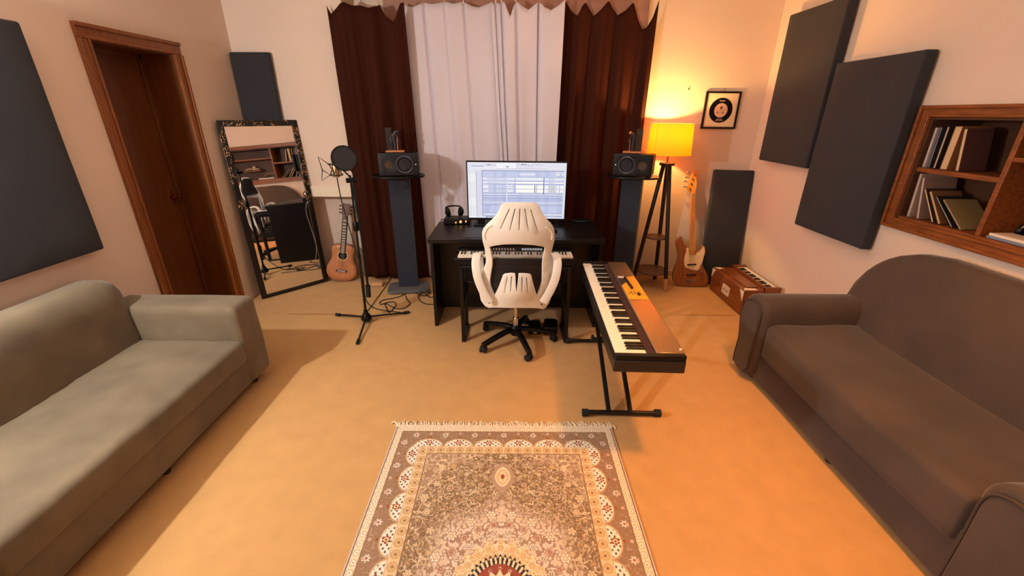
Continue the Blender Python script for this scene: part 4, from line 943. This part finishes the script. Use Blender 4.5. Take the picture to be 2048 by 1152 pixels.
# ------------------------------------------------------------------ sofas
def sofa_left():
    t=empty('sofa',(-2.03,1.6,0),0,'olive-grey velvet two-seat sofa along the left wall beside the door','sofa')
    def P(name,m,mt=MSOFAL): m.v=[(v[0]+2.03,v[1]-1.6,v[2]) for v in m.v]; return m.build(name,mt,t,weld=True,angle=70)
    def wr(v):
        return v
    P('base',softbox((-2.40,.64,.055),(-1.615,2.40,.27),.02,.02,.1,nz=.004))
    def seatfn(v):
        if v.z>.30:
            v.z+=.010*noise.noise(Vector((v.x*5,v.y*2.2,1)))+.006*noise.noise(Vector((v.x*9,v.y*14+v.x*8,4)))
        return v
    P('seat_cushion',softbox((-2.27,.88,.22),(-1.598,2.205,.365),(.03,.02,.02),(.045,.02,.04),.03,fn=seatfn))
    def backfn(v):
        k=(v.z-.3)/.45; v.x-=.03*max(0,k); v+=Vector((.008*noise.noise(Vector((v.y*3,v.z*4,2))),0,0)); return v
    P('backrest',softbox((-2.38,.66,.20),(-2.19,2.25,.765),(.05,.06,.02),(.07,.13,.13),.04,fn=backfn))
    for y0_,y1_ in ((2.195,2.42),(.62,.885)):
        P('armrest',softbox((-2.38,y0_,.06),(-1.60,y1_,.578),(.03,.03,.02),(.045,.05,.055),.04,nz=.008,ns=4))
        a=[(-1.592,y0_+.03,.09),(-1.588,y0_+.022,.30),(-1.588,y0_+.03,.52),(-1.59,(y0_+y1_)/2,.565),(-1.588,y1_-.03,.52),(-1.588,y1_-.022,.30),(-1.592,y1_-.03,.09)]
    for x in (-2.30,-1.67):
        for y in (.72,1.55,2.31): P('foot',M().lathe([(.016,0),(.024,.058)],12,Matrix.Translation((x,y,0))),MFOOT)
    return t
sofa_left()
def sofa_right():
    t=empty('sofa',(1.95,1.65,0),0,'brown-grey velvet camelback sofa with rolled arms along the right wall','sofa')
    def P(name,m,mt=MSOFAR,**k): m.v=[(v[0]-1.95,v[1]-1.65,v[2]) for v in m.v]; return m.build(name,mt,t,weld=True,angle=70,**k)
    P('base',softbox((1.575,.90,.03),(2.28,2.43,.30),.02,.02,.1,nz=.004))
    def seatfn(v):
        if v.z>.35: v.z+=.012*noise.noise(Vector((v.x*4,v.y*2.4,7)))-.015*math.sin(PI*max(0,min(1,(v.y-1.03)/1.27)))
        if v.x<1.7: v.x-=.022*math.sin(PI*max(0,min(1,(v.y-1.0)/1.3)))**.5+.006*noise.noise(Vector((v.y*5,v.z*8,3)))
        return v
    P('seat_cushion',softbox((1.565,1.04,.22),(2.13,2.305,.445),(.065,.02,.02),(.03,.02,.04),.03,fn=seatfn))
    def backfn(v):
        k=max(0,(v.z-.4)/.5); v.x+=.07*k; v.x+=.006*noise.noise(Vector((v.y*3,v.z*3,5))); return v
    P('backrest',softbox((2.085,.62,.20),(2.262,2.53,.945),(.07,.46,.05),(.05,.46,.42),.035,fn=backfn))
    def arm(y0_,flip):
        # profile in (Y,z); inner side towards +s
        pr=[(0,.03),(-.01,.12),(.0,.26),(-.02,.32),(-.045,.40),(-.048,.46),(-.03,.53),(.015,.572),(.085,.585),(.15,.575),(.19,.545),(.205,.50),(.205,.45),(.20,.30),(.20,.03)]
        if flip: pr=[(.205-a,b) for a,b in pr]
        pr=smoothpoly(pr,1)
        T=Matrix(((0,1,0,0),(1,0,0,y0_),(0,0,1,0),(0,0,0,1)))
        P('armrest',M().prism(pr,1.535,2.22,T),bevel=.028,seg=4)
        c=sum(a for a,b in pr)/len(pr)
        inner=[(c+(a-c)*.80,.045+(b-.03)*.93 if b<.3 else .30+(b-.30)*.88) for a,b in pr]
        P('arm_front',M().prism(inner,1.520,1.545,T),bevel=.012,seg=3)
        P('piping',M().tube([(1.521,y0_+a,b) for a,b in inner if b>.06],.005,6,smooth=1),MPIPE)
    arm(.825,False); arm(2.30,True)
    for x in (1.62,2.2):
        for y in (.93,1.65,2.40): P('foot',M().cyl((x,y,0),(x,y,.035),.022,n=12),MFOOT)
    return t
sofa_right()
# ------------------------------------------------------------------ rug
RX0,RX1,RY1,RL=-.637,.560,1.885,1.84
def rug():
    st_=.0027; W=int((RX1-RX0)/st_); Hh=int(RL/st_)
    s,t=np.meshgrid((np.arange(W)+.5)/W*(RX1-RX0),(np.arange(Hh)+.5)/Hh*RL)
    Wd=RX1-RX0; cx=Wd/2; cy=RL/2; a=np.abs(s-cx); b=np.abs(t-cy)
    C=np.zeros(s.shape+(3,)); 
    cream=np.array((240,222,190.)); white=np.array((244,236,222.)); brown=np.array((142,110,82.)); taupe=np.array((168,136,108.)); tan=np.array((204,168,122.)); rust=np.array((150,82,50.)); olive=np.array((124,100,74.)); dark=np.array((58,46,38.)); gold=np.array((220,188,138.)); red=np.array((150,74,58.)); pink=np.array((206,176,158.))
    def nz(sc,seed):
        g=np.random.default_rng(seed).random((int(Hh/sc)+3,int(W/sc)+3)); yi=np.arange(Hh)/sc; xi=np.arange(W)/sc
        y0=yi.astype(int);x0=xi.astype(int);fy=(yi-y0)[:,None];fx=(xi-x0)[None]; fy=fy*fy*(3-2*fy);fx=fx*fx*(3-2*fx)
        return (g[y0][:,x0]*(1-fy)*(1-fx)+g[y0+1][:,x0]*fy*(1-fx)+g[y0][:,x0+1]*(1-fy)*fx+g[y0+1][:,x0+1]*fy*fx)
    def sym(n): n=(n+n[:,::-1])/2; return (n+n[::-1])/2
    d=np.minimum(np.minimum(s,Wd-s),np.minimum(t,RL-t))
    C[:]=taupe
    # field
    f=d>=.21
    n1=sym(nz(9,1)); n2=sym(nz(6,2)); n3=sym(nz(40,3)); n4=sym(nz(4,8))
    R=np.sqrt((a/.80)**2+b**2); ang=np.arctan2(b,a/.80)
    field=olive*1.0+ (brown-olive)*n3[...,None]
    C[f]=field[f]
    spand=((a/.42)**2+((b-.22)/.50)**2>1)&f
    C[spand]=(taupe*.95+pink*.1)[None]
    def vine(mask,n,w,col,k=.85):
        m=mask&(np.abs(n-.5)<w); C[m]=C[m]*(1-k)+col*k
    vine(f,n1,.020,cream,.75); vine(f,n2,.022,gold,.6); vine(f,n4,.03,cream,.5); vine(spand,n2,.03,cream,.4)
    def flower(x,y,r,pet,c1,c2,c3,ph=0,ell=1):
        i0=max(0,int((y-r)/RL*Hh));i1=min(Hh,int((y+r)/RL*Hh)+2);j0=max(0,int((x-r)/Wd*W));j1=min(W,int((x+r)/Wd*W)+2)
        if i1<=i0 or j1<=j0: return
        ss=s[i0:i1,j0:j1]-x;tt=(t[i0:i1,j0:j1]-y)/ell; q=np.sqrt(ss**2+tt**2); an=np.arctan2(tt,ss)
        rr=r*(.80+.20*np.cos(pet*an+ph)); sub=C[i0:i1,j0:j1]
        sub[q<rr]=c1; sub[(q<rr)&(q>rr*.80)]=c3; sub[q<rr*.50]=c2; sub[q<rr*.22]=c1
    def sflower(x,y,*k,**kw):
        for xx in {x,Wd-x}:
            for yy in {y,RL-y}: flower(xx,yy,*k,**kw)
    g=np.random.default_rng(5); pts=[]
    for _ in range(9000):
        x=g.uniform(.22,cx);y=g.uniform(.22,cy)
        r=g.choice([.010,.013,.017,.024,.030],p=[.34,.28,.2,.11,.07])
        if math.hypot((cx-x)/.8,cy-y)<.36: continue
        if all((x-p[0])**2+(y-p[1])**2>(r+p[2]+.003)**2 for p in pts): pts.append((x,y,r))
    for x,y,r in pts:
        sp=((cx-x)/.42)**2+((cy-y-.22)/.50)**2>1
        c1=cream if g.random()<.55 else (pink if g.random()<.5 else gold); c2=rust if g.random()<.4 else tan
        if sp: c1=c1*.35+taupe*.65; c2=c2*.3+taupe*.7
        sflower(x,y,r,int(g.choice([5,6,8])),c1*.93,c2,olive)
    # halo and medallion
    fade=np.clip((.46-R+.03*np.cos(8*ang))/.10,0,1)[...,None]; hal=white*.55+pink*.45
    n5=sym(nz(5,12)); hm_=np.where((np.abs(n5-.5)<.055)[...,None],brown*.6+pink*.4,np.where((n5>.60)[...,None],tan*.5+white*.5,hal))
    C[:]=np.where(f[...,None],C*(1-fade)+hm_*fade,C)
    for rad,nn,r,c1,c2 in ((.36,20,.026,white,tan),(.31,24,.020,pink,rust),(.265,24,.018,white,brown)):
        for k in range(nn):
            A_=2*PI*(k+.5)/nn; flower(cx+rad*.80*math.cos(A_),cy+rad*math.sin(A_),r,6,c1,c2,taupe)
    m=R<.235+.012*np.cos(24*ang); C[m]=gold; 
    m=m&(np.abs(n5-.5)<.045); C[m]=cream
    for k in range(22):
        A_=2*PI*(k+.5)/22; flower(cx+.205*.8*math.cos(A_),cy+.205*math.sin(A_),.020,6,tan*1.05,gold,cream)
    m=(R<.172+.008*np.cos(44*ang)); C[m]=dark
    m=m&(R>.140)&(np.cos(44*ang)>.1)&(R<.168); C[m]=cream
    m=R<.140; C[m]=red
    for k in range(16):
        A_=2*PI*k/16; flower(cx+.122*.8*math.cos(A_),cy+.122*math.sin(A_),.011,5,pink,red,red)
    m=R<.105+.010*np.cos(16*ang); C[m]=cream
    m=R<.088+.010*np.cos(16*ang+PI); C[m]=gold
    m=R<.060+.008*np.cos(12*ang); C[m]=cream; m=R<.045; C[m]=rust; m=R<.03; C[m]=gold
    # pendants above and below the medallion
    for yy in (.355,RL-.355):
        u_=(s-cx)/.038; v_=(t-yy)/.060; sh=np.abs(u_)**1.6+np.abs(v_)**1.6
        C[(sh<1.8)&f]=taupe*.6+pink*.4; C[sh<1]=gold; C[(sh<1)&(sh>.72)]=cream; C[(sh<.42)&(np.abs(n4-.5)>.05)]=cream; C[sh<.12]=rust
    # borders
    e=d<.21; C[e]=cream
    xx=np.where((np.minimum(s,Wd-s)<np.minimum(t,RL-t)),t,s)
    horiz=np.minimum(t,RL-t)<np.minimum(s,Wd-s)
    q=xx-np.where(horiz,cx,cy)
    # inner tan circles chain d .165-.205
    per=.050; ph=((q/per)%1-.5)*per
    m=(d>.160)&(d<.207); C[m]=gold*.55+cream*.45
    rr=np.sqrt(ph**2+(d-.184)**2); C[m&(rr<.021)]=tan; C[m&(rr<.015)]=gold*.6+tan*.4; C[m&(rr<.006)]=brown; C[(d>.205)&(d<.211)]=brown; C[(d>.157)&(d<.160)]=tan
    # scallops d .100-.157 on brown
    m=(d>.045)&(d<.157); C[m]=brown*.55+taupe*.45
    vine(m,nz(5,21),.03,pink,.55)
    per=.158; ph=((q/per)%1-.5)*per
    rr=np.sqrt((ph/.0785)**2+((.157-d)/.056)**2)
    sc_=m&(rr<1); C[sc_]=white; edge=sc_&(rr>.90); C[edge]=tan
    dots=sc_&(rr<.86)&(np.sin(ph*210)*np.sin(d*260)>.45); C[dots]=brown*.8
    r2=np.sqrt(ph**2+(d-.130)**2); an2=np.arctan2(d-.130,ph)
    C[m&(r2<.017*(1+.18*np.cos(6*an2)))]=rust; C[m&(r2<.010)]=cream; C[m&(r2<.005)]=rust
    # flowers between scallops and rust buds
    per=.158; ph3=(((q+per/2)/per)%1-.5)*per; r3=np.sqrt(ph3**2+(d-.073)**2); an3=np.arctan2(d-.073,ph3)
    C[m&(r3<.015*(1+.25*np.cos(7*an3)))]=white*.9; C[m&(r3<.005)]=rust
    r4=np.sqrt(ph**2+(d-.093)**2); C[m&(r4<.007)]=rust
    ph5=(((q+per/4)/(per/2))%1-.5)*per/2; r5=np.sqrt(ph5**2+(d-.062)**2); C[m&(r5<.008)]=pink
    # outer light circle chain d .012-.045
    m=(d>.010)&(d<.046); C[m]=cream; per=.040; ph=((q/per)%1-.5)*per; rr=np.sqrt(ph**2+(d-.028)**2); C[m&(rr<.016)]=taupe*.35+cream*.65; C[m&(rr<.010)]=white; C[m&(rr<.004)]=tan
    C[(d>.044)&(d<.048)]=brown
    C[d<=.010]=np.array((205,196,190.)); C[(d>.006)&(d<.010)]=brown*.9
    C*= (0.93+.10*rng.random(C.shape[:2]))[...,None]
    gx=np.linspace(RX0,RX1,W+1); gy=np.linspace(RY1,RY1-RL,Hh+1); GX,GY=np.meshgrid(gx,gy)
    GZ=.0075+.0006*rng.random(GX.shape)
    me=grid_mesh('pile',GX,GY,GZ,C,'Col'); return me
me=rug(); me.materials.append(vcol_mat('rug_pile','Col',.95))
rg=empty('rug',(0,0,0),0,'faded Persian style rug with a central medallion and fringed end on the carpet','rug')
o=bpy.data.objects.new('pile',me); COL.objects.link(o); o.parent=rg
M().box((RX0,RY1-RL,.0005),(RX1,RY1,.0072)).build('backing',mat('rug_backing',(196,184,172),.9),rg,smooth=False)
m=M(); g=random.Random(3)
x=RX0-.005
while x<RX1+.005:
    l=g.uniform(.022,.05); dx=g.uniform(-.022,.012)
    m.tube([(x,RY1-.004,.006),(x+dx*.4,RY1+l*.5,.009+g.random()*.004),(x+dx,RY1+l,.003)],g.uniform(.0016,.0028),4,smooth=0); x+=.0042
m.tube([(RX0+.01,RY1,.006),(RX0-.02,RY1+.028,.012),(RX0-.035,RY1+.02,.004)],.005,6); m.tube([(RX1-.01,RY1,.006),(RX1+.012,RY1+.012,.008),(RX1+.022,RY1-.01,.004)],.004,6)
fr_=m.build('fringe',mat('fringe_cotton',(244,226,196),.9),rg); fr_['kind']='stuff'
M().box((RX0,RY1-.012,.0072),(RX1,RY1+.002,.0092)).build('end_weave',mat('end_weave_white',(238,222,200),.9,var=.2,vscale=200),rg)
